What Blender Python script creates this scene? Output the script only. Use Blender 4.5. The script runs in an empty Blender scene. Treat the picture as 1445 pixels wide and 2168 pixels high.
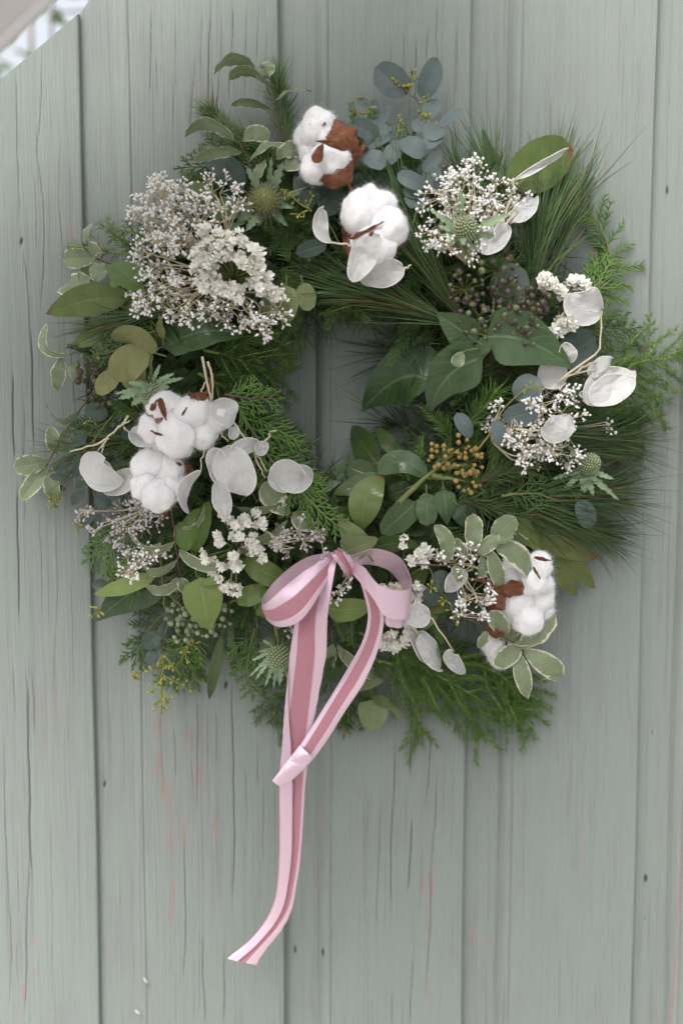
import bpy, math, random
import numpy as np
from mathutils import Vector, noise, Matrix

random.seed(7); np.random.seed(7)
R = math.radians
scene = bpy.context.scene
COL = scene.collection

# ---------------------------------------------------------------- camera, sky, sun, exposure
PITCH, DIST, ZC, TANV = R(7.2), 1.204, 1.50, 0.36
cam_d = bpy.data.cameras.new('camera'); cam = bpy.data.objects.new('camera', cam_d); COL.objects.link(cam)
cam.location = (0, -DIST * math.cos(PITCH), ZC + DIST * math.sin(PITCH))
cam.rotation_euler = (R(90) - PITCH, 0, 0)
cam_d.sensor_fit = 'VERTICAL'; cam_d.sensor_height = 36; cam_d.sensor_width = 24; cam_d.lens = 50
cam_d.clip_start = 0.05; cam_d.clip_end = 2000
cam_d.dof.use_dof = True; cam_d.dof.focus_distance = DIST - 0.075; cam_d.dof.aperture_fstop = 4.0
scene.camera = cam

SUN_EL, SUN_AZ = R(52), R(205)      # azimuth measured clockwise from +Y (north); 205 = behind the camera, to the left
w = bpy.data.worlds.new('World'); scene.world = w; w.use_nodes = True
nt = w.node_tree; bg = nt.nodes['Background']
sky = nt.nodes.new('ShaderNodeTexSky'); sky.sky_type = 'NISHITA'; sky.sun_disc = False
sky.sun_elevation = SUN_EL; sky.sun_rotation = SUN_AZ
sky.air_density = 1.0; sky.dust_density = 5.0; sky.ozone_density = 1.0
hs = nt.nodes.new('ShaderNodeHueSaturation'); hs.inputs['Saturation'].default_value = 0.3   # overcast: a nearly white sky
nt.links.new(sky.outputs[0], hs.inputs['Color']); nt.links.new(hs.outputs[0], bg.inputs[0]); bg.inputs[1].default_value = 0.15
sd = bpy.data.lights.new('sun', 'SUN'); so = bpy.data.objects.new('sun', sd); COL.objects.link(so)
sd.energy = 1.45; sd.angle = R(28); sd.color = (1, 0.97, 0.93)
sdir = Vector((math.sin(SUN_AZ) * math.cos(SUN_EL), math.cos(SUN_AZ) * math.cos(SUN_EL), math.sin(SUN_EL)))
so.rotation_euler = sdir.to_track_quat('Z', 'Y').to_euler(); so.location = (0, -3, 5)
scene.view_settings.view_transform = 'Standard'; scene.view_settings.look = 'None'
scene.view_settings.gamma = 1; scene.view_settings.use_curve_mapping = False
scene.view_settings.exposure = 0.88
scene.render.engine = 'CYCLES'
scene.cycles.max_bounces = 8; scene.cycles.transparent_max_bounces = 12
scene.cycles.use_denoising = True

# ---------------------------------------------------------------- helpers: measuring
CAM = np.array(cam.location); UPV = np.array([0, math.sin(PITCH), math.cos(PITCH)]); FW = np.array([0, math.cos(PITCH), -math.sin(PITCH)])
def P(x, y, d=0.0):
    """the point d metres in front of the boards that stands at (x, y) of the photograph"""
    r = np.array([1.0, 0, 0]) * ((x - 722.5) / 1084 * TANV) + UPV * (-(y - 1084) / 1084 * TANV) + FW
    return CAM + r * ((-d - CAM[1]) / r[1])
K = 0.0004
VIEW = np.array([0, -1.0, 0.12]); VIEW /= np.linalg.norm(VIEW)
CX, CY = 728, 838
def dep(x, y):
    r = math.hypot(x - CX, (y - CY) * 0.98)
    u = (r - 350) / 260
    return 0.012 + 0.055 * math.sqrt(max(0, 1 - u * u))
def nrm(v):
    n = np.linalg.norm(v, axis=-1, keepdims=True); return v / np.maximum(n, 1e-12)

# ---------------------------------------------------------------- helpers: meshes
class MB:
    def __init__(s): s.v = []; s.f = []; s.uv = []; s.n = 0; s.mi = []
    def add(s, pts, faces, uv=None, mi=0):
        pts = np.asarray(pts, float).reshape(-1, 3)
        s.v.append(pts); s.uv.append(np.zeros((len(pts), 2)) if uv is None else np.asarray(uv, float).reshape(-1, 2))
        o = s.n
        s.f.extend([tuple(i + o for i in f) for f in faces]); s.mi.extend([mi] * len(faces)); s.n += len(pts)
    def grid(s, g, uv=None, mi=0, flip=False):
        a, b = g.shape[:2]
        f = [(i * b + j, i * b + j + 1, (i + 1) * b + j + 1, (i + 1) * b + j) for i in range(a - 1) for j in range(b - 1)]
        if flip: f = [q[::-1] for q in f]
        s.add(g.reshape(-1, 3), f, uv, mi)
    def tube(s, pts, rad, k=6, cap=True):
        pts = np.asarray(pts, float); n = len(pts); rad = np.broadcast_to(np.asarray(rad, float), (n,))
        T = nrm(np.gradient(pts, axis=0)); ref = np.array([0.31, 0.22, 0.92])
        if abs(T[0] @ ref) > 0.9: ref = np.array([1.0, 0, 0])
        S = nrm(np.cross(T, ref)); U = np.cross(T, S)
        a = np.arange(k) * 2 * math.pi / k
        ring = pts[:, None] + rad[:, None, None] * (np.cos(a)[None, :, None] * S[:, None] + np.sin(a)[None, :, None] * U[:, None])
        f = [(i * k + j, i * k + (j + 1) % k, (i + 1) * k + (j + 1) % k, (i + 1) * k + j) for i in range(n - 1) for j in range(k)]
        if cap: f += [tuple(range(k))[::-1], tuple((n - 1) * k + j for j in range(k))]
        uv = np.stack([np.repeat(np.linspace(0, 1, n), k), np.tile(np.linspace(0, 1, k), n)], 1)
        s.add(ring, f, uv)
    def ball(s, c, r, ax=None, nu=6, nv=5, sq=1.0):
        t = np.linspace(0, math.pi, nv + 1)[1:-1]; a = np.arange(nu) * 2 * math.pi / nu
        z = np.array([0, 0, 1.0]) if ax is None else nrm(np.asarray(ax, float))
        x = nrm(np.cross(z, [0.3, 0.8, 0.5])); y = np.cross(z, x)
        ring = np.asarray(c) + r * (np.sin(t)[:, None, None] * (np.cos(a)[None, :, None] * x + np.sin(a)[None, :, None] * y) + sq * np.cos(t)[:, None, None] * z)
        pts = np.vstack([np.asarray(c) + r * sq * z, ring.reshape(-1, 3), np.asarray(c) - r * sq * z])
        m = nv - 1; L = len(pts) - 1
        f = [(0, 1 + j, 1 + (j + 1) % nu) for j in range(nu)]
        f += [(1 + i * nu + j, 1 + (i + 1) * nu + j, 1 + (i + 1) * nu + (j + 1) % nu, 1 + i * nu + (j + 1) % nu) for i in range(m - 1) for j in range(nu)]
        f += [(L, 1 + (m - 1) * nu + (j + 1) % nu, 1 + (m - 1) * nu + j) for j in range(nu)]
        uv = np.zeros((len(pts), 2)); uv[:, 0] = ((pts - c) @ z) / (2 * r * sq) + 0.5
        s.add(pts, f, uv)
    def needle(s, p0, d, L, r, bend=None, rnd=None):
        d = d / np.linalg.norm(d); q = np.cross(d, (0.3, 0.5, 0.81)); q /= np.linalg.norm(q); u = np.cross(d, q)
        b = (0, 0, 0) if bend is None else bend
        b = np.asarray(b); pm = p0 + d * L * 0.5 + b * L * 0.25; pt = p0 + d * L + b * L
        a = [q, -0.5 * q + 0.866 * u, -0.5 * q - 0.866 * u]
        rn = random.random() if rnd is None else rnd
        s.add([p0 + a[0] * r * .8, p0 + a[1] * r * .8, p0 + a[2] * r * .8, pm + a[0] * r, pm + a[1] * r, pm + a[2] * r, pt],
              [(0, 1, 4, 3), (1, 2, 5, 4), (2, 0, 3, 5), (3, 4, 6), (4, 5, 6), (5, 3, 6)],
              [(0, rn)] * 3 + [(.5, rn)] * 3 + [(1, rn)])
    def mesh(s, name, mats, off=(0, 0, 0), smooth=True):
        me = bpy.data.meshes.new(name)
        v = np.vstack(s.v) - np.asarray(off); uv = np.vstack(s.uv)
        me.from_pydata(v.tolist(), [], s.f)
        ul = me.uv_layers.new(name='UVMap')
        li = np.empty(len(me.loops), dtype=np.int32); me.loops.foreach_get('vertex_index', li)
        ul.data.foreach_set('uv', uv[li].astype(np.float32).ravel())
        for m in (mats if isinstance(mats, (list, tuple)) else [mats]): me.materials.append(m)
        if max(s.mi, default=0): me.polygons.foreach_set('material_index', np.array(s.mi, dtype=np.int32))
        if smooth: me.polygons.foreach_set('use_smooth', np.ones(len(me.polygons), dtype=bool))
        me.update(); return me

def thing(name, label, cat, loc, group=None):
    o = bpy.data.objects.new(name, None); COL.objects.link(o); o.location = loc; o.empty_display_size = 0.01
    o['label'] = label; o['category'] = cat
    if group: o['group'] = group
    o['o'] = [float(c) for c in loc]; return o
def part(name, mb, mats, parent, smooth=True, stuff=False, label=None):
    root = parent
    while root.parent: root = root.parent
    o = bpy.data.objects.new(name, mb.mesh(name, mats, root['o'], smooth)); COL.objects.link(o); o.parent = parent
    if stuff: o['kind'] = 'stuff'
    if label: o['label'] = label
    return o
def inst(name, me, parent, loc, axis, scale, spin=None):
    """one more of a piece that shares its mesh; its +Z points along axis"""
    root = parent
    while root.parent: root = root.parent
    o = bpy.data.objects.new(name, me); COL.objects.link(o); o.parent = parent
    q = Vector(axis).to_track_quat('Z', 'Y').to_matrix().to_4x4() @ Matrix.Rotation(random.uniform(0, 6.28) if spin is None else spin, 4, 'Z')
    o.matrix_local = Matrix.Translation(Vector(loc) - Vector(root['o'])) @ q @ Matrix.Diagonal((*( (scale,) * 3 if not hasattr(scale, '__len__') else scale), 1))
    return o

def crom(pts, n):
    p = np.asarray(pts, float); m = len(p)
    if m == 2: return p[0] + (p[1] - p[0]) * np.linspace(0, 1, n)[:, None]
    e = np.vstack([2 * p[0] - p[1], p, 2 * p[-1] - p[-2]]); out = []
    for t in np.linspace(0, m - 1, n):
        i = min(int(t), m - 2); f = t - i; a, b, c, d = e[i], e[i + 1], e[i + 2], e[i + 3]
        out.append(0.5 * (2 * b + (c - a) * f + (2 * a - 5 * b + 4 * c - d) * f * f + (3 * b - a - 3 * c + d) * f ** 3))
    return np.array(out)
def stem_px(mb, pts, r0, r1=None, off=0.0, n=12, wob=0.0, k=6):
    """a stem through pixel points (x, y[, extra depth])"""
    q = [P(p[0], p[1], dep(p[0], p[1]) + off + (p[2] if len(p) > 2 else 0)) for p in pts]
    c = crom(q, n)
    if wob: c[1:-1] += np.random.normal(0, wob, (n - 2, 3))
    mb.tube(c, np.linspace(r0, r0 if r1 is None else r1, n) * K, k); return c

PROF = {'ell': (.5, .5), 'lance': (.75, .85), 'ivy': (.42, 1.0), 'obov': (.8, .55), 'heart': (.3, .75), 'strap': (.5, .7), 'drop': (.9, .5), 'pod': (.5, .6), 'husk': (.45, .95)}
def profile(kind, t):
    a, b = PROF[kind]; pk = a / (a + b); t = np.clip(t, 1e-5, 1 - 1e-5)
    return (t ** a * (1 - t) ** b) / (pk ** a * (1 - pk) ** b)
def leaf_pts(p0, p1, pm, wid, roll=0.0, roll1=None, prof='ell', fold=0.1, wave=0.0, wn=3, nu=10, nv=6, spiny=0.0, cup=0.0):
    t = np.linspace(0, 1, nu + 1)[:, None]
    c = 2 * pm - (p0 + p1) / 2
    C = (1 - t) ** 2 * p0 + 2 * t * (1 - t) * c + t * t * p1
    T = nrm(-2 * (1 - t) * p0 + 2 * (1 - 2 * t) * c + 2 * t * p1)
    n0 = nrm(VIEW - (T @ VIEW)[:, None] * T); s0 = np.cross(T, n0)
    th = (roll + ((roll if roll1 is None else roll1) - roll) * t)
    S = np.cos(th) * s0 + np.sin(th) * n0; N = -np.sin(th) * s0 + np.cos(th) * n0
    wd = (wid / 2 * profile(prof, t[:, 0]))
    if spiny: wd = wd * (1 + spiny * (np.arange(nu + 1) % 2))
    v = np.linspace(-1, 1, nv + 1)
    ph = random.uniform(0, 6.28)
    h = fold * np.abs(v)[None, :] * wd[:, None] + cup * (v ** 2)[None, :] * wd[:, None]
    if wave:
        h = h + wave * wd.max() * (np.abs(v) ** 1.5)[None, :] * np.sin(2 * math.pi * wn * t + ph + 2.2 * np.sign(v)[None, :])
    G = C[:, None] + S[:, None] * (wd[:, None] * v[None, :])[..., None] + N[:, None] * h[..., None]
    uv = np.stack(np.broadcast_arrays(t, (v[None, :] + 1) / 2), -1)
    return G, uv
def leaf(parent, mat, b, tip, wpx, off=0.012, roll=None, curl=None, prof='ell', mid=None, fold=.12, wave=0.0, wn=3, roll1=None,
         nu=10, nv=6, spiny=0.0, cup=0.0, crumple=0.0, crease=0.0, name='leaf', lift=(0, 0), rim=None, label=None):
    d0 = dep(*b) + off + lift[0]; d1 = dep(*tip) + off + lift[1]
    p0, p1 = P(b[0], b[1], d0), P(tip[0], tip[1], d1)
    if roll is None: roll = random.uniform(-28, 28)
    if curl is None: curl = random.uniform(0.02, 0.20)
    if roll1 is None: roll1 = roll + random.uniform(-26, 26)
    if not wave: wave = random.uniform(.02, .09)
    L = np.linalg.norm(p1 - p0)
    if mid is not None: pm = P(mid[0], mid[1], (d0 + d1) / 2 + curl * L)
    else:
        pm = (p0 + p1) / 2 + np.array([0, -1, 0]) * curl * L
    G, uv = leaf_pts(p0, p1, pm, wpx * K * 0.95, R(roll), None if roll1 is None else R(roll1), prof, fold, wave, wn, nu, nv, spiny, cup)
    if crease:      # sharp paper folds
        uu, vv = np.meshgrid(np.linspace(0, 1, nu + 1), np.linspace(-.5, .5, nv + 1), indexing='ij'); hh = np.zeros_like(uu)
        for _ in range(3):
            an = random.uniform(0, 6.28); c0_ = random.uniform(-.05, .25); hh += random.choice((-1, 1, 1)) * np.maximum(0, (uu - .5) * math.cos(an) + vv * math.sin(an) - c0_)
        G = G + np.array([.12, -1.0, .1]) * (hh * crease * L)[..., None]
    if crumple:
        sd = random.uniform(0, 99); g = np.array([[noise.noise(Vector((q * 3.1 + sd, p_ * 2.3, sd))) + .6 * noise.noise(Vector((q * 7 + sd, p_ * 6 + 5, sd))) for p_ in np.linspace(0, 1, nv + 1)] for q in np.linspace(0, 1, nu + 1)])
        g2 = np.array([[noise.noise(Vector((q * 2.2, p_ * 2.2 + sd, 7.0))) for p_ in np.linspace(0, 1, nv + 1)] for q in np.linspace(0, 1, nu + 1)])
        taper = np.sin(np.linspace(0, math.pi, nu + 1)) ** .5
        G = G + np.array([0, -1.0, 0]) * (g * taper[:, None] * crumple * L * 1.3)[..., None] + np.array([.7, 0, .7]) * (g2 * taper[:, None] * crumple * L * .8)[..., None]
    mb = MB(); mb.grid(G, uv)
    o = part(name, mb, mat, parent, label=label)
    if rim is not None:
        r = MB(); edge = np.vstack([G[:, 0], G[::-1, -1]]); r.tube(edge, rim[1] * K, 4); part('rim', r, rim[0], o)
    return o, G

# ---------------------------------------------------------------- materials
def newmat(name):
    m = bpy.data.materials.new(name); m.use_nodes = True
    t = m.node_tree; b = t.nodes['Principled BSDF']; return m, t, b
class N:
    def __init__(s, t): s.t = t
    def node(s, kind, **kw):
        n = s.t.nodes.new(kind)
        for k, v in kw.items(): setattr(n, k, v)
        return n
    def link(s, a, b): s.t.links.new(a, b)
    def val(s, inp, x):
        if isinstance(x, (int, float)): inp.default_value = x
        elif isinstance(x, (tuple, list)): inp.default_value = (*x, 1) if len(x) == 3 and inp.type == 'RGBA' else x
        else: s.link(x, inp)
    def math(s, op, a, b=0.0, c=None, clamp=False):
        n = s.node('ShaderNodeMath', operation=op, use_clamp=clamp); s.val(n.inputs[0], a); s.val(n.inputs[1], b)
        if c is not None: s.val(n.inputs[2], c)
        return n.outputs[0]
    def mix(s, f, a, b, blend='MIX'):
        n = s.node('ShaderNodeMix', data_type='RGBA', blend_type=blend); s.val(n.inputs[0], f); s.val(n.inputs[6], a); s.val(n.inputs[7], b); return n.outputs[2]
    def noise(s, vec, scale, detail=3, rough=.5):
        n = s.node('ShaderNodeTexNoise'); n.inputs['Scale'].default_value = scale; n.inputs['Detail'].default_value = detail; n.inputs['Roughness'].default_value = rough
        if vec is not None: s.link(vec, n.inputs['Vector'])
        return n.outputs[0]
    def ramp(s, x, a, b):
        n = s.node('ShaderNodeMapRange', interpolation_type='SMOOTHSTEP'); s.val(n.inputs[0], x); n.inputs[1].default_value = a; n.inputs[2].default_value = b; return n.outputs[0]
    def map(s, vec, scale):
        n = s.node('ShaderNodeMapping'); n.inputs['Scale'].default_value = scale; s.link(vec, n.inputs['Vector']); return n.outputs[0]
    def bump(s, h, strength, dist):
        n = s.node('ShaderNodeBump'); n.inputs['Strength'].default_value = strength; n.inputs['Distance'].default_value = dist; s.link(h, n.inputs['Height']); return n.outputs[0]

def translucent_out(t, b, col, fac):
    g = N(t); tr = g.node('ShaderNodeBsdfTranslucent'); g.val(tr.inputs[0], col)
    mx = g.node('ShaderNodeMixShader'); mx.inputs[0].default_value = fac
    g.link(b.outputs[0], mx.inputs[1]); g.link(tr.outputs[0], mx.inputs[2]); g.link(mx.outputs[0], t.nodes['Material Output'].inputs[0])

def leaf_mat(name, ca, cb, vein=None, veins=0.35, margin=None, mw=0.75, rough=.45, spec=.4, tl=.18, tip=None, blotch=None, sheen=0.0):
    ca, cb = tuple(c * q for c, q in zip(ca, (1.34, 1.40, 1.18))), tuple(c * q for c, q in zip(cb, (1.34, 1.40, 1.18))); rough *= .8   # fresh green
    m, t, b = newmat(name); g = N(t)
    tc = g.node('ShaderNodeTexCoord'); sx = g.node('ShaderNodeSeparateXYZ'); g.link(tc.outputs['UV'], sx.inputs[0])
    u, v = sx.outputs[0], sx.outputs[1]
    av = g.math('ABSOLUTE', g.math('MULTIPLY_ADD', v, 2.0, -1.0))
    oi = g.node('ShaderNodeObjectInfo'); rnd = oi.outputs['Random']
    nz = g.noise(tc.outputs['Object'], 70, 4, .6)
    col = g.mix(g.math('ADD', g.math('MULTIPLY', g.ramp(nz, .3, .7), .55), g.math('MULTIPLY', rnd, .45)), ca, cb)
    col = g.mix(g.math('MULTIPLY', g.ramp(g.noise(tc.outputs['Object'], 330, 3, .6), .70, .76), .55), col, (.13, .095, .04))
    if blotch: col = g.mix(g.math('MULTIPLY', g.ramp(g.noise(tc.outputs['Object'], 160, 4, .7), .52, .72), blotch[1]), col, blotch[0])
    side = g.math('ABSOLUTE', g.math('SUBTRACT', g.math('FRACT', g.math('ADD', g.math('MULTIPLY', u, 9.0), g.math('MULTIPLY', av, -2.2))), .5))
    vn = g.math('MAXIMUM', g.math('MULTIPLY', g.ramp(side, .09, .0), .45), g.ramp(av, .085, .02))
    if vein: col = g.mix(g.math('MULTIPLY', vn, veins), col, vein)
    if margin:
        wob = g.math('ADD', g.math('MULTIPLY_ADD', g.noise(tc.outputs['Object'], 240, 4, .7), .8, -.4), g.math('MULTIPLY_ADD', rnd, .16, -.10))
        e = g.math('ADD', av, wob)
        e2 = g.math('ADD', g.math('MULTIPLY', g.ramp(u, .9, 1.0), .35), e)
        col = g.mix(g.ramp(e2, mw, mw + .1), col, margin)
    if tip: col = g.mix(g.ramp(g.math('ADD', u, g.math('MULTIPLY_ADD', nz, .3, -.15)), tip[1], tip[1] + .05), col, tip[0])
    g.link(col, b.inputs['Base Color']); b.inputs['Roughness'].default_value = rough; b.inputs['Specular IOR Level'].default_value = spec
    if sheen: b.inputs['Sheen Weight'].default_value = sheen
    h = g.math('ADD', g.math('MULTIPLY', vn, -.5), g.math('MULTIPLY', nz, .8))
    g.link(g.bump(h, .5, .0012), b.inputs['Normal'])
    translucent_out(t, b, g.mix(.5, col, (.25, .4, .06), 'MULTIPLY') if False else col, tl)
    return m
def needle_mat(name, ca, cb, tipc=None, rough=.5, tl=.1, dry=None):
    ca, cb = tuple(c * 1.18 for c in ca), tuple(c * 1.18 for c in cb)
    m, t, b = newmat(name); g = N(t)
    tc = g.node('ShaderNodeTexCoord'); sx = g.node('ShaderNodeSeparateXYZ'); g.link(tc.outputs['UV'], sx.inputs[0])
    nz = g.noise(tc.outputs['Object'], 40, 3, .5)
    col = g.mix(g.math('ADD', g.math('MULTIPLY', sx.outputs[1], .5), g.math('MULTIPLY', nz, .5)), ca, cb)
    if tipc: col = g.mix(g.math('MULTIPLY', g.ramp(sx.outputs[0], .45, 1.0), .8), col, tipc)
    if dry: col = g.mix(g.ramp(sx.outputs[1], .94, .96), col, dry)
    g.link(col, b.inputs['Base Color']); b.inputs['Roughness'].default_value = rough; b.inputs['Specular IOR Level'].default_value = .35
    translucent_out(t, b, col, tl); return m
def plain_mat(name, ca, cb, scale=200, rough=.6, spec=.3, bump=.3, sss=0.0, stretch=(1, 1, 1)):
    m, t, b = newmat(name); g = N(t); tc = g.node('ShaderNodeTexCoord')
    nz = g.noise(g.map(tc.outputs['Object'], stretch), scale, 4, .6)
    oi = g.node('ShaderNodeObjectInfo')
    g.link(g.mix(g.math('ADD', g.math('MULTIPLY', g.ramp(nz, .3, .7), .7), g.math('MULTIPLY', oi.outputs['Random'], .3)), ca, cb), b.inputs['Base Color'])
    b.inputs['Roughness'].default_value = rough; b.inputs['Specular IOR Level'].default_value = spec
    if bump: g.link(g.bump(nz, bump, .0012), b.inputs['Normal'])
    if sss: b.inputs['Subsurface Weight'].default_value = sss; b.inputs['Subsurface Radius'].default_value = (.004, .003, .0025); b.inputs['Subsurface Scale'].default_value = 1.0
    return m

M = {}
M['ivy'] = leaf_mat('dark_ivy_leaf', (.022, .046, .020), (.046, .078, .032), (.13, .19, .11), .6, rough=.33, spec=.5, tl=.08)
M['bay'] = leaf_mat('olive_bay_leaf', (.060, .092, .026), (.105, .135, .040), (.19, .22, .08), .5, rough=.38, spec=.45, tl=.15, tip=((.22, .10, .045), .93))
M['baydark'] = leaf_mat('dark_bay_leaf', (.030, .054, .020), (.058, .088, .028), (.12, .17, .06), .5, rough=.34, spec=.5, tl=.1)
M['brownedge'] = leaf_mat('brown_edged_bay_leaf', (.060, .088, .024), (.12, .13, .04), (.2, .2, .08), .5, margin=(.20, .09, .035), mw=1.02, rough=.42, tl=.15, tip=((.22, .1, .04), .9))
M['lime'] = leaf_mat('light_green_leaf', (.125, .178, .055), (.175, .228, .08), (.36, .42, .19), .45, rough=.4, spec=.4, tl=.25)
M['pale'] = leaf_mat('pale_round_leaf', (.145, .178, .098), (.195, .225, .122), (.36, .38, .24), .35, rough=.5, spec=.3, tl=.25)
M['dried'] = leaf_mat('dried_olive_leaf', (.15, .16, .075), (.21, .20, .11), (.27, .22, .13), .4, margin=(.25, .14, .07), mw=1.0, rough=.55, spec=.25, tl=.12, blotch=((.24, .14, .08), .5))
M['euc'] = leaf_mat('blue_grey_eucalyptus', (.076, .100, .118), (.112, .134, .150), (.19, .22, .20), .3, rough=.58, spec=.25, tl=.08)
M['eucdark'] = leaf_mat('dark_eucalyptus', (.030, .046, .045), (.055, .075, .070), (.10, .14, .12), .3, rough=.5, spec=.3, tl=.06)
M['pitt'] = leaf_mat('variegated_leaf', (.130, .158, .098), (.19, .218, .152), (.36, .40, .27), .35, margin=(.68, .64, .47), mw=.84, rough=.42, spec=.4, tl=.2, blotch=((.34, .37, .25), .45))
M['ivylight'] = leaf_mat('fresh_ivy_leaf', (.075, .125, .035), (.12, .18, .055), (.22, .28, .12), .45, rough=.38, spec=.45, tl=.2)
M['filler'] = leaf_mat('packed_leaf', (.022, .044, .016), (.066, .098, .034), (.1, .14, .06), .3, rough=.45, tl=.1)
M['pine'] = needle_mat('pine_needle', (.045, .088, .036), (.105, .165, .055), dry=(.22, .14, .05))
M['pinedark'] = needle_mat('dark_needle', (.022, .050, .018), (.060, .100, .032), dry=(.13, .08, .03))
M['cedar'] = needle_mat('cedar_scale', (.050, .115, .028), (.11, .195, .042), (.19, .29, .065))
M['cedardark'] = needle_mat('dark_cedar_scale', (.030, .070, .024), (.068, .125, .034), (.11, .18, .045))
M['fern'] = needle_mat('asparagus_needle', (.056, .13, .030), (.115, .21, .044), (.17, .28, .06))
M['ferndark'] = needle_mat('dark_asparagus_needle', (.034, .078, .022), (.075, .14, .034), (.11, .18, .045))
M['yellow'] = needle_mat('yellow_green_bud', (.30, .31, .06), (.40, .38, .10), tl=.15)
M['stemgreen'] = plain_mat('green_stem', (.12, .15, .05), (.18, .2, .07))
M['stemfern'] = plain_mat('fern_stem', (.15, .24, .045), (.22, .32, .07))
M['stemyellow'] = plain_mat('yellow_green_stem', (.19, .20, .05), (.26, .26, .08))
M['stembrown'] = plain_mat('brown_twig', (.085, .050, .040), (.14, .085, .065), bump=.6)
M['stempurple'] = plain_mat('purple_brown_twig', (.09, .045, .045), (.14, .075, .07), bump=.5)
M['stemcream'] = plain_mat('dry_cream_stem', (.50, .43, .29), (.62, .56, .42), rough=.6)
M['husk'] = plain_mat('cotton_husk', (.15, .045, .022), (.36, .135, .062), 90, .6, .25, 1.0, stretch=(1, 1, .35))
def husk_mat():
    m, t, b = newmat('dry_husk'); g = N(t); tc = g.node('ShaderNodeTexCoord')
    st = g.noise(g.map(tc.outputs['UV'], (2, 16, 1)), 2.2, 5, .65); nz = g.noise(tc.outputs['Object'], 130, 4, .6)
    c = g.mix(g.ramp(st, .3, .7), (.11, .034, .018), (.42, .16, .075)); c = g.mix(g.math('MULTIPLY', g.ramp(nz, .5, .75), .6), c, (.50, .27, .16))
    g.link(c, b.inputs['Base Color']); b.inputs['Roughness'].default_value = .55; b.inputs['Specular IOR Level'].default_value = .3
    g.link(g.bump(g.math('ADD', st, g.math('MULTIPLY', nz, .6)), 1.0, .003), b.inputs['Normal']); return m
M['huskleaf'] = husk_mat()
M['cotton'] = plain_mat('cotton_fluff', (.80, .79, .79), (.86, .855, .855), 700, .95, .03, .35, sss=.5)
M['fibre'] = plain_mat('cotton_fibre', (.86, .85, .85), (.9, .89, .89), 100, .95, .05, 0)
M['gyp'] = plain_mat('white_flower_bud', (.84, .825, .80), (.92, .91, .89), 300, .7, .2, .2)
M['gypgrey'] = plain_mat('greyed_flower_bud', (.42, .39, .38), (.62, .59, .60), 300, .7, .2, .2)
M['berry'] = None
M['orange'] = plain_mat('orange_bud', (.25, .155, .045), (.38, .29, .10), 120, .5, .3, .3)
M['bract'] = leaf_mat('silver_green_bract', (.17, .24, .16), (.26, .33, .24), (.42, .46, .38), .6, margin=(.46, .5, .42), mw=1.0, rough=.5, tl=.15)
M['bractdark'] = leaf_mat('green_bract', (.085, .13, .085), (.15, .20, .14), (.32, .36, .28), .6, margin=(.36, .42, .34), mw=1.0, rough=.5, tl=.12)
M['thistle'] = needle_mat('thistle_floret', (.15, .21, .09), (.26, .31, .17), (.46, .50, .34))
M['thistlebrown'] = needle_mat('thistle_brown_floret', (.13, .15, .06), (.26, .22, .14), (.40, .33, .24))

# papery seed pod
def pod_mat():
    m, t, b = newmat('papery_seed_pod'); g = N(t); tc = g.node('ShaderNodeTexCoord')
    nz = g.noise(g.map(tc.outputs['UV'], (2.5, 9, 1)), 4, 5, .6); n2 = g.noise(tc.outputs['Object'], 55, 3, .5)
    col = g.mix(g.ramp(nz, .35, .7), (.94, .933, .915), (.86, .85, .83)); col = g.mix(g.math('MULTIPLY', g.ramp(n2, .66, .8), .4), col, (.50, .43, .36))
    vo = g.node('ShaderNodeTexVoronoi'); vo.inputs['Scale'].default_value = 3.2; g.link(tc.outputs['UV'], vo.inputs['Vector']); oi = g.node('ShaderNodeObjectInfo')
    col = g.mix(g.math('MULTIPLY', g.math('MULTIPLY', g.ramp(vo.outputs[0], .17, .10), g.ramp(n2, .45, .6)), .4), col, (.62, .53, .42))
    col = g.mix(g.math('MULTIPLY', g.ramp(g.noise(g.map(tc.outputs['UV'], (3, 3, 1)), 9, 3, .7), .56, .64), .16), col, (.60, .585, .56))
    g.link(col, b.inputs['Base Color']); b.inputs['Roughness'].default_value = .34; b.inputs['Specular IOR Level'].default_value = .55
    b.inputs['Sheen Weight'].default_value = .15
    g.link(g.bump(nz, .8, .004), b.inputs['Normal'])
    tr = g.node('ShaderNodeBsdfTranslucent'); g.val(tr.inputs[0], (.9, .89, .87)); tp = g.node('ShaderNodeBsdfTransparent')
    m1 = g.node('ShaderNodeMixShader'); m1.inputs[0].default_value = .08; g.link(b.outputs[0], m1.inputs[1]); g.link(tr.outputs[0], m1.inputs[2])
    m2 = g.node('ShaderNodeMixShader'); m2.inputs[0].default_value = .13; g.link(m1.outputs[0], m2.inputs[1]); g.link(tp.outputs[0], m2.inputs[2])
    g.link(m2.outputs[0], t.nodes['Material Output'].inputs[0]); return m
M['pod'] = pod_mat()
M['rim'] = plain_mat('pod_rim', (.82, .80, .74), (.90, .885, .85), 100, .5, .3, 0)
def petal_mat():
    m, t, b = newmat('papery_cream_petal'); g = N(t); tc = g.node('ShaderNodeTexCoord'); sx = g.node('ShaderNodeSeparateXYZ'); g.link(tc.outputs['UV'], sx.inputs[0])
    oi = g.node('ShaderNodeObjectInfo'); c = g.mix(oi.outputs['Random'], (.95, .94, .89), (.93, .91, .83))
    c = g.mix(g.ramp(sx.outputs[0], .25, .0), c, (.70, .64, .40))
    g.link(c, b.inputs['Base Color']); b.inputs['Roughness'].default_value = .7; b.inputs['Specular IOR Level'].default_value = .2
    translucent_out(t, b, c, .15); return m
M['petal'] = petal_mat()
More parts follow.
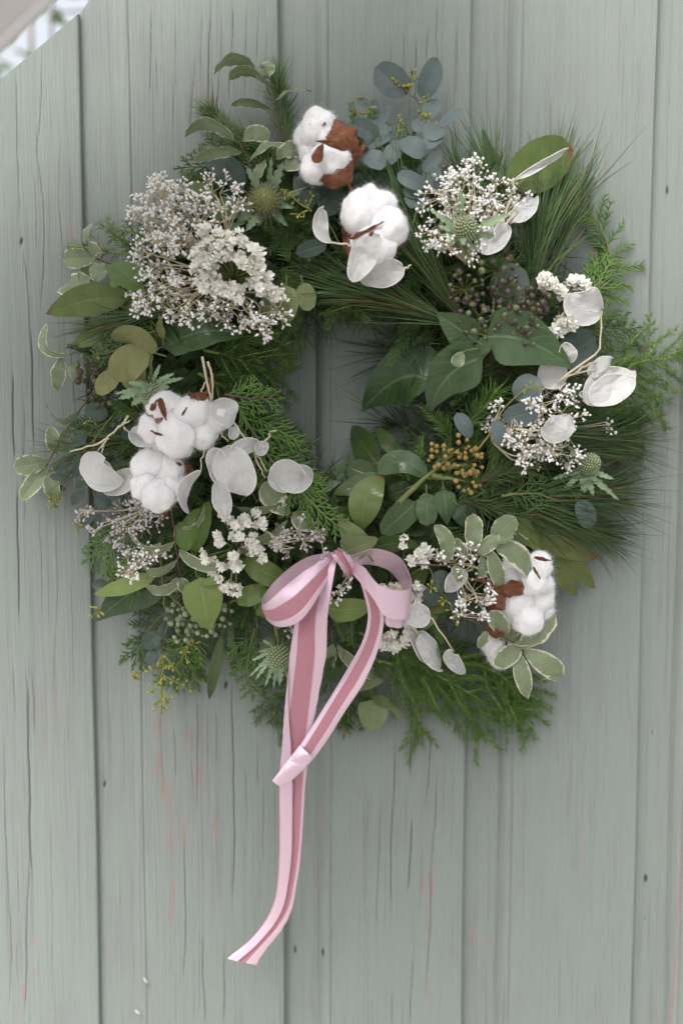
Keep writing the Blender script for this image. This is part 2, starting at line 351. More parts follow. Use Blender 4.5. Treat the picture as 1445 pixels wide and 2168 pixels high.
def berry_mat(name, top, bot):
    m, t, b = newmat(name); g = N(t); tc = g.node('ShaderNodeTexCoord'); sx = g.node('ShaderNodeSeparateXYZ'); g.link(tc.outputs['Object'], sx.inputs[0])
    oi = g.node('ShaderNodeObjectInfo'); nz = g.noise(tc.outputs['Object'], 2.0, 3)
    z = g.math('ADD', sx.outputs[2], g.math('MULTIPLY_ADD', nz, .8, -.4))
    c = g.mix(g.ramp(g.math('ADD', z, g.math('MULTIPLY_ADD', oi.outputs['Random'], 2.0, -1.0)), -.35, .45), bot, top)
    g.link(c, b.inputs['Base Color']); b.inputs['Roughness'].default_value = .4; return m
M['berry'] = berry_mat('ivy_berry', (.062, .040, .036), (.14, .165, .075))
M['berrypale'] = berry_mat('pale_ivy_berry', (.16, .17, .11), (.26, .30, .18))

# ribbon: velvet stripe between satin borders on the face, satin on the back
def ribbon_mat(face):
    m, t, b = newmat('velvet_faced_ribbon' if face else 'satin_ribbon_back'); g = N(t); tc = g.node('ShaderNodeTexCoord')
    sx = g.node('ShaderNodeSeparateXYZ'); g.link(tc.outputs['UV'], sx.inputs[0])
    nz = g.noise(g.map(tc.outputs['UV'], (40, 2, 1)), 6, 3); fine = g.noise(tc.outputs['Object'], 1800, 2)
    rib = g.noise(g.map(tc.outputs['UV'], (700, 1.5, 1)), 1.0, 1); soft = g.noise(g.map(tc.outputs['UV'], (1.6, 2.2, 1)), 1.2, 2)
    edge = g.ramp(g.math('ABSOLUTE', g.math('SUBTRACT', sx.outputs[1], .5)), .455, .49)
    satin = g.mix(nz, (.70, .50, .60), (.80, .61, .70)); satin = g.mix(g.math('MULTIPLY', edge, .3), satin, (.52, .32, .41))
    wv = g.math('ADD', g.math('MULTIPLY', rib, .03), g.math('MULTIPLY', soft, 1.2))
    b.inputs['Anisotropic'].default_value = .4
    if face:
        vv = g.math('ABSOLUTE', g.math('SUBTRACT', sx.outputs[1], .5))
        vel = g.ramp(vv, .265, .215)
        g.link(g.mix(vel, satin, g.mix(g.ramp(fine, .3, .7), (.40, .175, .215), (.48, .235, .275))), b.inputs['Base Color'])
        g.link(g.math('MULTIPLY_ADD', vel, .5, .33), b.inputs['Roughness']); g.link(g.math('MULTIPLY_ADD', vel, -.45, .45), b.inputs['Metallic'])
        g.link(g.math('MULTIPLY', vel, .55), b.inputs['Sheen Weight'])
        b.inputs['Sheen Tint'].default_value = (.85, .55, .6, 1); b.inputs['Sheen Roughness'].default_value = .4
        g.link(g.math('MULTIPLY_ADD', vel, -.4, .5), b.inputs['Specular IOR Level'])
        g.link(g.bump(g.math('ADD', g.math('MULTIPLY', vel, 1.0), g.math('ADD', wv, g.math('MULTIPLY', fine, .3))), .6, .0008), b.inputs['Normal'])
    else:
        g.link(satin, b.inputs['Base Color']); b.inputs['Roughness'].default_value = .33; b.inputs['Specular IOR Level'].default_value = .6; b.inputs['Metallic'].default_value = .45; g.link(g.bump(wv, .6, .0008), b.inputs['Normal'])
    return m
M['rface'], M['rback'] = ribbon_mat(True), ribbon_mat(False)

# painted boards: cracks, worn red primer and grey weathering are stored on the mesh
def wood_mat():
    m, t, b = newmat('weathered_sage_paint'); g = N(t); tc = g.node('ShaderNodeTexCoord')
    ob = tc.outputs['Object']
    at = lambda n: g.node('ShaderNodeAttribute', attribute_name=n).outputs['Fac']
    grain = g.noise(g.map(ob, (1, 1, .018)), 900, 4, .6); grain2 = g.noise(g.map(ob, (1, 1, .03)), 260, 4, .6)
    broad = g.noise(g.map(ob, (1, 1, .12)), 22, 3, .5)
    col = g.mix(broad, (.214, .250, .229), (.246, .279, .254))
    lines = g.noise(g.map(ob, (1, 1, .012)), 420, 5, .7); patch = g.noise(g.map(ob, (1, 1, .25)), 30, 3, .55)
    col = g.mix(g.math('MULTIPLY', g.ramp(grain, .48, .68), .6), col, (.225, .25, .235))
    col = g.mix(g.math('MULTIPLY', g.math('MULTIPLY', g.ramp(lines, .53, .66), g.math('MULTIPLY_ADD', g.ramp(patch, .40, .62), .8, .2)), .9), col, (.17, .176, .168))
    col = g.mix(g.math('MULTIPLY', g.ramp(patch, .50, .75), .45), col, (.215, .212, .212))
    col = g.mix(g.math('MULTIPLY', g.math('MULTIPLY', g.ramp(grain2, .45, .68), .75), at('worn')), col, (.225, .205, .205))
    chip = g.noise(g.map(ob, (1, 1, .07)), 560, 5, .7)
    col = g.mix(g.math('MULTIPLY', g.ramp(g.math('ADD', g.math('MULTIPLY', at('primer'), .22), chip), .61, .69), .46), col, (.33, .175, .16))
    col = g.mix(g.ramp(at('dot'), .3, .8), col, (.06, .06, .055))
    col = g.mix(g.math('MULTIPLY', g.ramp(at('crack'), .12, .9), .82), col, (.085, .09, .082))
    g.link(col, b.inputs['Base Color']); b.inputs['Roughness'].default_value = .62; b.inputs['Specular IOR Level'].default_value = .3
    h = g.math('ADD', g.math('MULTIPLY', grain, -.7), g.math('ADD', g.math('MULTIPLY', grain2, -.6), g.math('MULTIPLY', lines, -.8)))
    g.link(g.bump(h, .7, .0014), b.inputs['Normal']); return m
M['wood'] = wood_mat()
M['white'] = plain_mat('white_board_paint', (.74, .72, .725), (.80, .785, .785), 90, .6, .3, .25, stretch=(1, 1, 1))

mb = MB(); mb.add([(-60, -80, 0), (60, -80, 0), (60, 40, 0), (-60, 40, 0)], [(0, 1, 2, 3)])  # ground below the view, added to bounce light upwards
gr = bpy.data.objects.new('ground', mb.mesh('ground', plain_mat('pale_gravel', (.22, .21, .195), (.32, .305, .285), 30, .9, .2, .5))); COL.objects.link(gr); gr['kind'] = 'structure'

# ---------------------------------------------------------------- the boarded wall
def XW(x): return float(P(x, 0, 0)[0])
SEAM = [-300, 165, 590, 1000, 1393, 1800]; COVE = 108
X = [XW(s) for s in SEAM]; CV = XW(700 + COVE) - XW(700)
ZB, ZT = ZC - 0.62, ZC + 0.62
def px_of(xw, zw):
    r = np.array([xw, 0, zw]) - CAM; f = r @ FW
    return 722.5 + r[0] / f / TANV * 1084, 1084 - (r @ UPV) / f / TANV * 1084
CRACKS = [ # (half width mm, strength, points in photograph pixels)
 (.45, .8, [(33, 130), (38, 330), (42, 500)]), (.5, .9, [(90, 80), (86, 250), (80, 330), (95, 470), (88, 640), (84, 700)]), (.4, .6, [(70, 330), (76, 420), (80, 560)]),
 (.4, .6, [(130, 250), (126, 420), (140, 600)]), (.35, .6, [(150, 700), (160, 900), (150, 1080)]),
 (1.0, 1, [(27, 780), (29, 900), (32, 985)]), (.9, 1, [(66, 690), (70, 830), (72, 960)]), (.5, .8, [(46, 500), (60, 620), (68, 760)]),
 (1.0, 1, [(40, 1010), (38, 1110), (42, 1290), (46, 1340)]), (1.2, 1, [(56, 1395), (60, 1520), (63, 1640), (64, 1760), (72, 1910)]), (.6, .9, [(64, 1790), (58, 1960), (54, 2180)]),
 (.5, .8, [(8, 1500), (14, 1800), (24, 1990), (20, 2180)]), (.5, .8, [(68, 1400), (72, 1480), (74, 1560)]), (.5, .7, [(30, 1400), (33, 1530)]), (.4, .7, [(84, 1050), (92, 1330)]), (.4, .6, [(120, 1080), (122, 1280), (110, 1500)]),
 (.35, .6, [(105, 1660), (112, 1900), (110, 2180)]), (.35, .5, [(150, 1200), (160, 1500)]),
 (.7, 1, [(448, 0), (443, 110), (440, 210), (436, 330)]), (.5, .9, [(323, 0), (320, 110), (316, 220)]), (.4, .8, [(330, 120), (333, 200)]), (.45, .9, [(412, 110), (408, 210), (400, 290)]), (.4, .8, [(470, 20), (466, 150), (458, 260)]),
 (.5, .9, [(495, 0), (490, 110), (484, 230)]), (.35, .7, [(374, 30), (370, 180), (366, 300)]), (.4, .8, [(522, 0), (520, 140), (516, 260)]), (.4, .8, [(548, 10), (545, 130)]), (.35, .7, [(428, 20), (426, 160)]), (.35, .6, [(565, 40), (562, 180)]),
 (.7, 1, [(493, 1400), (492, 1540), (496, 1700), (494, 1950)]), (.55, .9, [(414, 1450), (419, 1560), (416, 1740)]), (.5, .9, [(368, 1540), (371, 1600), (375, 1660)]), (.55, .9, [(392, 1740), (390, 1810), (394, 1930), (388, 2100)]),
 (.6, .9, [(432, 1960), (430, 2060), (436, 2180)]), (.6, .9, [(476, 2000), (474, 2180)]), (.4, .7, [(441, 1480), (440, 1640), (445, 1700)]), (.4, .7, [(340, 1500), (346, 1700)]), (.45, .8, [(458, 1500), (462, 1660)]), (.4, .7, [(520, 1600), (523, 1780)]), (.5, .8, [(544, 1560), (548, 1680)]), (.45, .7, [(560, 1640), (556, 1850)]),
 (.6, .9, [(882, 70), (879, 150), (876, 240)]), (.5, .9, [(926, 0), (924, 70), (926, 130)]), (.5, .9, [(906, 60), (902, 130)]), (.45, .9, [(970, 20), (966, 120), (962, 220)]), (.35, .7, [(857, 60), (850, 220)]), (.35, .7, [(830, 80), (824, 200)]), (.4, .7, [(948, 180), (942, 260)]),
 (.6, .9, [(836, 1560), (834, 1640), (831, 1720), (826, 1850), (828, 1960)]), (.9, 1, [(872, 1560), (868, 1640)]), (.8, 1, [(872, 1720), (868, 1830), (860, 1900)]), (.6, .9, [(912, 1530), (908, 1620), (898, 1720)]), (.5, .9, [(928, 1600), (920, 1730), (912, 1860), (908, 2000), (898, 2140)]),
 (.45, .8, [(806, 1690), (800, 1850), (796, 1990)]), (.5, .9, [(876, 2000), (872, 2080), (866, 2180)]), (.4, .7, [(778, 1700), (776, 1790)]), (.35, .6, [(893, 1790), (888, 1960)]), (.45, .8, [(832, 2100), (828, 2180)]), (.4, .7, [(853, 2120), (850, 2180)]),
 (.6, 1, [(1072, 1560), (1070, 1610)]), (.35, .5, [(1235, 1560), (1230, 1780)]), (.35, .5, [(1200, 1620), (1202, 1790)]), (.4, .6, [(1182, 2000), (1185, 2180)]), (.3, .5, [(1208, 1740), (1212, 1860)]), (.3, .5, [(1175, 1500), (1178, 1640)]), (.3, .5, [(1280, 1480), (1285, 1620)]),
 (.3, .5, [(1078, 150), (1074, 300)]), (.3, .5, [(1240, 130), (1236, 330)]), (.3, .4, [(1180, 120), (1178, 260)]),
]
PRIMER = [(335, 1530, 14, 30), (337, 1620, 10, 40), (347, 1670, 12, 35), (360, 1700, 10, 50), (358, 1780, 12, 40), (390, 1770, 9, 30), (365, 1890, 9, 45), (363, 1950, 7, 30), (148, 492, 9, 22), (158, 480, 6, 18), (420, 1640, 14, 30), (405, 1560, 18, 20),
          (75, 1990, 9, 16), (75, 2065, 9, 10), (52, 2100, 9, 22), (35, 2140, 7, 14), (895, 1870, 6, 35), (912, 1880, 8, 50), (925, 1850, 5, 18), (910, 1960, 8, 30), (905, 2090, 6, 22), (976, 1824, 7, 10), (1037, 2004, 6, 14), (1160, 1555, 6, 18), (1432, 1485, 9, 9), (1383, 1536, 6, 8), (1366, 2140, 9, 14), (455, 1740, 8, 40), (1000, 1990, 7, 30)]
WORN = [(690, 1720, 26, 160), (670, 1900, 26, 200), (1060, 1640, 14, 140), (1048, 1850, 20, 220), (1030, 2110, 20, 90), (1235, 1500, 30, 70), (1210, 1640, 18, 120), (1215, 1800, 14, 90), (400, 1600, 90, 220), (430, 240, 110, 160), (400, 350, 80, 60), (100, 1500, 80, 250), (60, 900, 80, 250), (1070, 180, 14, 120), (1060, 60, 20, 60), (1420, 1700, 30, 260), (1405, 900, 30, 200), (1180, 200, 60, 90), (640, 1800, 30, 300), (230, 60, 24, 80), (880, 1600, 60, 120)]
DOTS = [(46, 511, 4.5), (1416, 402, 3), (1370, 2045 - 178, 4), (1369, 1949, 3), (1384, 1560, 3), (219, 1665, 3.2), (289, 1656, 2.5), (235, 2079, 2.4), (624, 2018, 3), (683, 2019, 3), (578, 1688, 3.2), (1055, 1982, 2.4), (478, 1450, 4), (1290, 13, 3), (1410, 45, 2.5), (1388, 1153, 3)]
wall = thing('boarded_wall', 'weathered sage green painted wall of vertical boards behind the wreath', 'wall', (0, 0, ZB))
# top outline of the wall: it slopes down to the left
c0, c1, c2 = P(-300, 425, 0), P(168, 27, 0), P(186, 0, 0)
def ztop(x):
    a = c0[2] + (c1[2] - c0[2]) * (x - c0[0]) / (c1[0] - c0[0]); b_ = c1[2] + (c2[2] - c1[2]) * (x - c1[0]) / (c2[0] - c1[0])
    return np.minimum(ZT, np.where(x < c1[0], a, b_))
for bi in range(5):
    xa, xb = X[bi] - (0.003 if bi else 0), X[bi + 1]
    nc = int((xb - xa) / 0.0005); nr = 170
    xs = np.linspace(xa, xb, nc); 
    q = np.clip((xs - xa - (CV - .009)) / .012, 0, 1)
    rec = (0.0085 if bi != 1 else .006) * (1 - np.sin(q * math.pi / 2)) ** 1.3          # lap recess, then the cove up to the face
    e = np.clip((xs - (xb - .0022)) / .0022, 0, 1); rec = rec + .0016 * e ** 3   # eased right edge
    rec = rec + 0.0013 * np.exp(-((xs - X[bi] - CV) / .0009) ** 2)   # fine groove where the face begins
    tt = np.linspace(0, 1, nr)
    zt = ztop(xs)
    Z = ZB + tt[:, None] * (zt - ZB)[None, :]; XX = np.broadcast_to(xs, Z.shape).copy()
    XX += (0.0007 * np.sin(Z * 5 + bi) + 0.0004 * np.sin(Z * 17 + 2 * bi)) * ((xs - xa) / (xb - xa) * 0 + 1)[None, :]
    px, py = np.empty_like(Z), np.empty_like(Z)
    f = (XX - CAM[0]) * FW[0] + (0 - CAM[1]) * FW[1] + (Z - CAM[2]) * FW[2]
    px = 722.5 + XX / f / TANV * 1084; py = 1084 - ((-CAM[1]) * UPV[1] + (Z - CAM[2]) * UPV[2]) / f / TANV * 1084
    crack = np.zeros_like(Z); primer = np.zeros_like(Z); worn = np.zeros_like(Z) + .12; dot = np.zeros_like(Z)
    lo, hi = px.min() - 5, px.max() + 5
    rs = np.random.RandomState(50 + bi)
    cl = [c for c in CRACKS if lo < c[2][0][0] < hi]
    for _ in range((60, 80, 44, 22, 20)[bi]):
        x0 = rs.uniform(lo, hi); y0 = rs.uniform(-100, 2150); L = rs.uniform(60, 380); k_ = rs.uniform(-.02, .02)
        cl.append((rs.uniform(.2, .36), rs.uniform(.15, .6), [(x0 + k_ * s * L + rs.normal(0, 1.6), y0 + s * L) for s in (0, .25, .5, .75, 1)]))
    for hw, st, pts in cl:
        pts = np.array(pts, float); dense = crom(pts, 60); o_ = np.argsort(dense[:, 1])
        xc = np.interp(py, dense[o_, 1], dense[o_, 0]) + 0.9 * np.sin(py * .031 + pts[0, 0]) + .5 * np.sin(py * .083 + pts[0, 0] * 2) 
        s = (py - pts[0, 1]) / max(1, pts[-1, 1] - pts[0, 1]); env = np.where((s > 0) & (s < 1), np.clip(np.minimum(s, 1 - s) * 6, 0, 1), 0)
        wpx = hw / (K * 1000) * .68
        crack = np.maximum(crack, st * env * np.exp(-((px - xc) / (wpx * (.5 + .5 * env))) ** 2))
    for x0, y0, sx_, sy_ in PRIMER: primer = np.maximum(primer, np.exp(-((px - x0) / sx_) ** 2 - ((py - y0) / sy_) ** 2))
    for x0, y0, sx_, sy_ in WORN: worn = np.maximum(worn, np.exp(-((px - x0) / sx_) ** 2 - ((py - y0) / sy_) ** 2))
    xl = 1420 + (2168 - py) * 23 / 378
    if bi == 4: primer = np.maximum(primer, 1.3 * np.exp(-((px - xl) / 3.0) ** 2) * (py > 1740))
    for x0, y0, r_ in DOTS: dot = np.maximum(dot, np.clip(1.6 - np.hypot(px - x0, (py - y0) * .9) / r_, 0, 1))
    Y = rec[None, :] + 0.0011 * crack + 0.0012 * dot + 0.00004 * np.sin(XX * 700 + Z * 3)
    G = np.stack([XX, Y, Z], -1)
    mb = MB(); mb.grid(G, None)
    # top, right edge and back so that the board is solid
    TH = .022
    def strip(a, bb): mb.grid(np.stack([a, bb], 0))
    strip(np.stack([XX[-1], Y[-1], Z[-1]], -1), np.stack([XX[-1], Y[-1] * 0 + TH, Z[-1]], -1))
    strip(np.stack([XX[::-1, -1], Y[::-1, -1], Z[::-1, -1]], -1), np.stack([XX[::-1, -1], Y[::-1, -1] * 0 + TH, Z[::-1, -1]], -1))
    strip(np.stack([XX[:, 0], Y[:, 0], Z[:, 0]], -1), np.stack([XX[:, 0], Y[:, 0] * 0 + TH, Z[:, 0]], -1))
    strip(np.stack([XX[0], Y[0] * 0 + TH, Z[0]], -1), np.stack([XX[-1], Y[-1] * 0 + TH, Z[-1]], -1))
    o = part('plank', mb, M['wood'], wall)
    n0 = nc * nr; tot = len(o.data.vertices)
    for nm, arr in (('crack', crack), ('primer', primer), ('worn', worn), ('dot', dot)):
        a = o.data.attributes.new(nm, 'FLOAT', 'POINT'); vv = np.zeros(tot, np.float32); vv[:n0] = arr.ravel(); a.data.foreach_set('value', vv)

# two pale flakes of paint that curl off the second board, lower left
for fx, fy, tx, ty in ((303, 2068, 316, 2082), (286, 2137, 300, 2146)):
    p0, p1 = P(fx, fy, .0006), P(tx, ty, .0016); mb = MB()
    G, uv = leaf_pts(p0, p1, (p0 + p1) / 2 + np.array([0, -.0022, 0]), .0022, .3, None, 'ell', .3, .1, 2, 6, 4); mb.grid(G, uv); part('paint_flake', mb, plain_mat('pale_paint_flake', (.33, .36, .335), (.40, .43, .40)), wall)
# white roof board, upper left
d_ = .34
e0, e1 = P(-420, 115 + 420 * .958, d_), P(330, 115 - 330 * .958, d_)
ax = nrm(e1 - e0); up_ = nrm(np.cross(ax, np.array([0, 1.0, 0]))); up_ = up_ if up_[2] > 0 else -up_
roofb = thing('white_board', 'white painted board slanting across the top left corner in front of the wall', 'board', e0)
def prism(mb, prof, a, b):
    """extrude a bevelled outline from a to b; outline in (up_, y)"""
    n = len(prof); A = [a + up_ * u + np.array([0, 1.0, 0]) * y for u, y in prof]; B = [b + up_ * u + np.array([0, 1.0, 0]) * y for u, y in prof]
    mb.add(A + B, [(i, (i + 1) % n, n + (i + 1) % n, n + i) for i in range(n)] + [tuple(range(n))[::-1], tuple(range(n, 2 * n))])
mb = MB(); prism(mb, [(0.004, -.012), (.0, -.008), (0, -.004), (.002, .000), (.004, .014), (.11, .014), (.11, -.012)], e0, e1)
part('fascia', mb, M['white'], roofb, smooth=False)
mb = MB(); prism(mb, [(.112, .016), (.122, .20), (.142, .20), (.132, .016)], e0, e1 + ax * .30)  # unseen sheet above the fascia, added to shade the upper wall
part('shade_sheet', mb, M['white'], roofb, smooth=False)
mb = MB(); prism(mb, [(.0045, -.013), (.03, -.42), (.045, -.42), (.02, -.013)], e0, e1 + ax * .28)  # soffit underside, lengthened out of view to dim the wall's top
part('soffit', mb, M['white'], roofb, smooth=False)

# shrub seen through the gap
def shrub(x, y, z0, h, label):
    t = thing('shrub', label, 'shrub', (x, y, 0))
    mb = MB(); tips = []
    for k_ in range(9):
        a = random.uniform(0, 6.28); r_ = random.uniform(.15, .55); top = np.array([x + r_ * math.cos(a), y + r_ * math.sin(a), z0 + h * random.uniform(.75, 1.05)])
        c = crom([(x + random.uniform(-.05, .05), y, 0), (x + r_ * .35 * math.cos(a), y + r_ * .4 * math.sin(a), (z0 + h) * .55), top], 9)
        mb.tube(c, np.linspace(.014, .003, 9), 5)
        for j in range(7):
            p = c[random.randint(4, 8)]; q = p + np.random.normal(0, .11, 3); mb.tube(crom([p, (p + q) / 2 + np.random.normal(0, .02, 3), q], 4), np.linspace(.004, .0015, 4), 4); tips += [p, q, (p + q) / 2]
    part('stem', mb, M['stembrown'], t)
    mb = MB()
    for p in tips * 5:
        c = p + np.random.normal(0, .035, 3); d = nrm(np.random.normal(0, 1, 3)); L = random.uniform(.05, .085)
        G, uv = leaf_pts(c, c + d * L, c + d * L / 2 + np.random.normal(0, .004, 3), L * .45, random.uniform(0, 6), None, 'lance', .1, 0, 3, 4, 2); mb.grid(G, uv)
    part('foliage', mb, M['ivylight'], t, stuff=True)
_s = P(70, 75, -2.2); shrub(float(_s[0]), 2.2, float(_s[2]) - .75, .95, 'green shrub out of focus beyond the wall at the top left gap')


# ================================================================ plants
def sprig(name, label, cat, x, y, off=0.01, group=None):
    return thing(name, label, cat, P(x, y, dep(x, y) + off), group)
def stem(t, lines, mat, r0=1.6, r1=.8, off=.008, wob=.0004, k=6):
    mb = MB()
    for l in lines: stem_px(mb, l, r0, r1, off, 10, wob, k)
    part('stem', mb, mat, t)
def leaves(t, mat, rows, off=.012, **kw):
    for r in rows:
        k = dict(kw); 
        if len(r) > 5: k.update(r[5])
        leaf(t, mat, (r[0], r[1]), (r[2], r[3]), r[4], off=k.pop('off', off), **k)

# ---------------------------------------------------------------- ring of packed evergreen
wr = thing('evergreen_wreath', 'dark ring of moss and packed evergreen that carries the flowers on the wall', 'wreath', P(CX, CY, .01))
mb = MB(); a = np.linspace(0, 2 * math.pi, 73)[:-1]; b_ = np.linspace(0, 2 * math.pi, 17)[:-1]
pts = np.empty((72, 16, 3)); nz = np.random.RandomState(3).normal(0, 1, (72, 16))
for i, A in enumerate(a):
    for j, B in enumerate(b_):
        r_ = 352 + (128 + 9 * nz[i, j]) * math.cos(B); h = .024 + (.024 + .002 * nz[i, j]) * math.sin(B)
        pts[i, j] = P(CX + r_ * math.cos(A), CY + r_ * math.sin(A), max(.001, h))
mb.add(pts.reshape(-1, 3), [(i * 16 + j, ((i + 1) % 72) * 16 + j, ((i + 1) % 72) * 16 + (j + 1) % 16, i * 16 + (j + 1) % 16) for i in range(72) for j in range(16)])
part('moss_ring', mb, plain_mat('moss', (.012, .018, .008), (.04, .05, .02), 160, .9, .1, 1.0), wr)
rs = random.Random(5)
mb = MB()
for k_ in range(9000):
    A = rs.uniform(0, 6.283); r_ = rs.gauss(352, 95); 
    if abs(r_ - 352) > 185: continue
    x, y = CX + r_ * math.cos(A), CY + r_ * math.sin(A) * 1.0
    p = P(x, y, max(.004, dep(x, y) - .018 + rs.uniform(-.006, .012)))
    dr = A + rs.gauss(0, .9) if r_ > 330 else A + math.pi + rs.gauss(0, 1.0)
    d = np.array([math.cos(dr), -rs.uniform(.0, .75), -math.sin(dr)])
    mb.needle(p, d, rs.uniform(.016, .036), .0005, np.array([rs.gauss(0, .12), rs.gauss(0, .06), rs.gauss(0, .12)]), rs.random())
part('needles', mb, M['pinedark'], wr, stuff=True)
mb = MB()
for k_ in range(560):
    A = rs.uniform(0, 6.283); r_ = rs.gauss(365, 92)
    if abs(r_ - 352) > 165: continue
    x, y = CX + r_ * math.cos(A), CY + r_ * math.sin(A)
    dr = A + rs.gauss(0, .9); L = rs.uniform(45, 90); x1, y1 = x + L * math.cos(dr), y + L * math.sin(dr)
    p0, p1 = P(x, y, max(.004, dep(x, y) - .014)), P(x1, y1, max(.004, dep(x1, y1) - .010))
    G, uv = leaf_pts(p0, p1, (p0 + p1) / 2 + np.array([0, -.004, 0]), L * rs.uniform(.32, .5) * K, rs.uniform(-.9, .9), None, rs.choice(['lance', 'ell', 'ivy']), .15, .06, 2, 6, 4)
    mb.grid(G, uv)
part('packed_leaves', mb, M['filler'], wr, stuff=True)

for nm, mt, cnt in (('packed_sprays', 'cedar', 330), ('packed_tips', 'cedardark', 260)):
    mb = MB()
    for k_ in range(cnt):
        A = rs.uniform(0, 6.283); r_ = rs.gauss(372, 105)
        if r_ < 200 or r_ > 545: continue
        x, y = CX + r_ * math.cos(A), CY + r_ * math.sin(A); dr = A + rs.gauss(0, 1.0) if r_ > 300 else A + math.pi + rs.gauss(0, .9)
        p = P(x, y, max(.006, dep(x, y) - rs.uniform(.0, .012))); d = nrm(np.array([math.cos(dr), -rs.uniform(-.1, .4), -math.sin(dr)])); L = rs.uniform(.018, .036)
        sd = nrm(np.cross(d, VIEW)); nn = np.cross(sd, d); bend = rs.uniform(-.35, .35); rn = rs.random()
        for q in np.linspace(0, 1, 18):
            c = p + d * L * q + sd * bend * L * q * q; c[1] = min(c[1], -.003)
            for sg in (-1, 1):
                mb.needle(c, d * rs.uniform(.6, 1) + sg * sd * rs.uniform(.5, .8) + nn * rs.uniform(-.2, .35), L * (.42 - .28 * q) * rs.uniform(.8, 1.2), .00052, np.array([0, 0, -.1]), min(1, max(0, rn + rs.uniform(-.15, .15))))
    part(nm, mb, M[mt], wr, stuff=True)

# ---------------------------------------------------------------- conifer, pine and fern sprays
def axis_pts(p, off, n=14, wob=0.0006):
    q = [P(x, y, max(.003, dep(x, y) + off + (e[0] if e else 0))) for x, y, *e in p]
    c = crom(q, n); c[1:] += np.cumsum(np.random.normal(0, wob, (n - 1, 3)), 0) * .5; return c
def perp(T):
    n = VIEW - (T @ VIEW) * T; n = n / np.linalg.norm(n); return np.cross(T, n), n
def pine(label, line, n, Lpx, spread=.35, off=.0, mat='pine', r=.00042, cat='pine sprig', group='pine sprigs', t0=0.0, name='pine_sprig', droop=0):
    x, y = line[0][:2]; t = sprig(name, label, cat, x, y, max(off, -.01), group)
    c = axis_pts(line, off); mb = MB(); mb.tube(c, np.linspace(.0016, .0007, len(c)), 5); part('stem', mb, M['stembrown'], t)
    mb = MB(); T = nrm(np.gradient(c, axis=0))
    for _ in range(int(n * 1.2)):
        s = random.uniform(t0, 1) * (len(c) - 1.01); i = int(s); f = s - i; p = c[i] + (c[i + 1] - c[i]) * f; tt = T[i]
        sd, nn = perp(tt); sp = abs(random.gauss(spread, spread * .45)); az = random.uniform(0, 6.283)
        d = tt * math.cos(sp) + math.sin(sp) * (math.cos(az) * sd + .75 * math.sin(az) * nn)
        if p[1] > -.012 and d[1] > 0: d[1] *= -.3
        L = Lpx * K * random.uniform(.65, 1.12)
        mb.needle(p, d, L, r * 1.18 * random.uniform(.75, 1.15), np.random.normal(0, .12, 3) + np.array([0, 0, -droop]))
    part('needles', mb, M[mat], t, stuff=True); return t
def fern(label, line, n_side, Lside, off=.0, mat='fern', cat='fern spray', group='asparagus fern sprays', name='asparagus_fern', th=9.0, dens=.85, stemm='stemfern'):
    x, y = line[0][:2]; t = sprig(name, label, cat, x, y, off, group)
    c = axis_pts(line, off, 16); sm = MB(); sm.tube(c, np.linspace(.0014, .0006, len(c)), 5); mb = MB(); T = nrm(np.gradient(c, axis=0))
    axes = [(c, 1.0)]
    for k in range(n_side):
        s = (.08 + .84 * (k + random.random()) / n_side) * (len(c) - 1.01); i = int(s); p = c[i] + (c[i + 1] - c[i]) * (s - i)
        sd, nn = perp(T[i]); sg = 1 if k % 2 else -1; an = random.uniform(.45, .95)
        d = T[i] * math.cos(an) + sg * sd * math.sin(an) + nn * random.uniform(-.12, .35)
        L = Lside * K * random.uniform(.6, 1.1) * (1.05 - .55 * s / len(c))
        e = [p, p + d * L * .5 + np.random.normal(0, .0012, 3), p + d * L * .98 + np.array([0, 0, -.10 * L]) + T[i] * .15 * L]
        for q in e: q[1] = min(q[1], -.003)
        b = crom(e, 8); sm.tube(b, np.linspace(.0008, .0003, 8), 4); axes.append((b, .8))
    for b, sc in axes:
        TT = nrm(np.gradient(b, axis=0)); Lb = np.linalg.norm(np.diff(b, axis=0), axis=1).sum()
        for _ in range(int(Lb / .00025 * dens)):
            s = random.uniform(0, len(b) - 1.01); i = int(s); p = b[i] + (b[i + 1] - b[i]) * (s - i)
            sd, nn = perp(TT[i]); az = random.uniform(0, 6.283); an = random.uniform(.6, 1.15)
            d = TT[i] * math.cos(an) + math.sin(an) * (math.cos(az) * sd + math.sin(az) * nn)
            if p[1] > -.006 and d[1] > 0: d[1] *= -.3
            mb.needle(p, d, th / 1000 * random.uniform(.5, 1.1) * sc, .00023, np.array([0, 0, -.1]) + TT[i] * .2)
    part('stem', sm, M[stemm], t); part('needles', mb, M[mat], t, stuff=True); return t
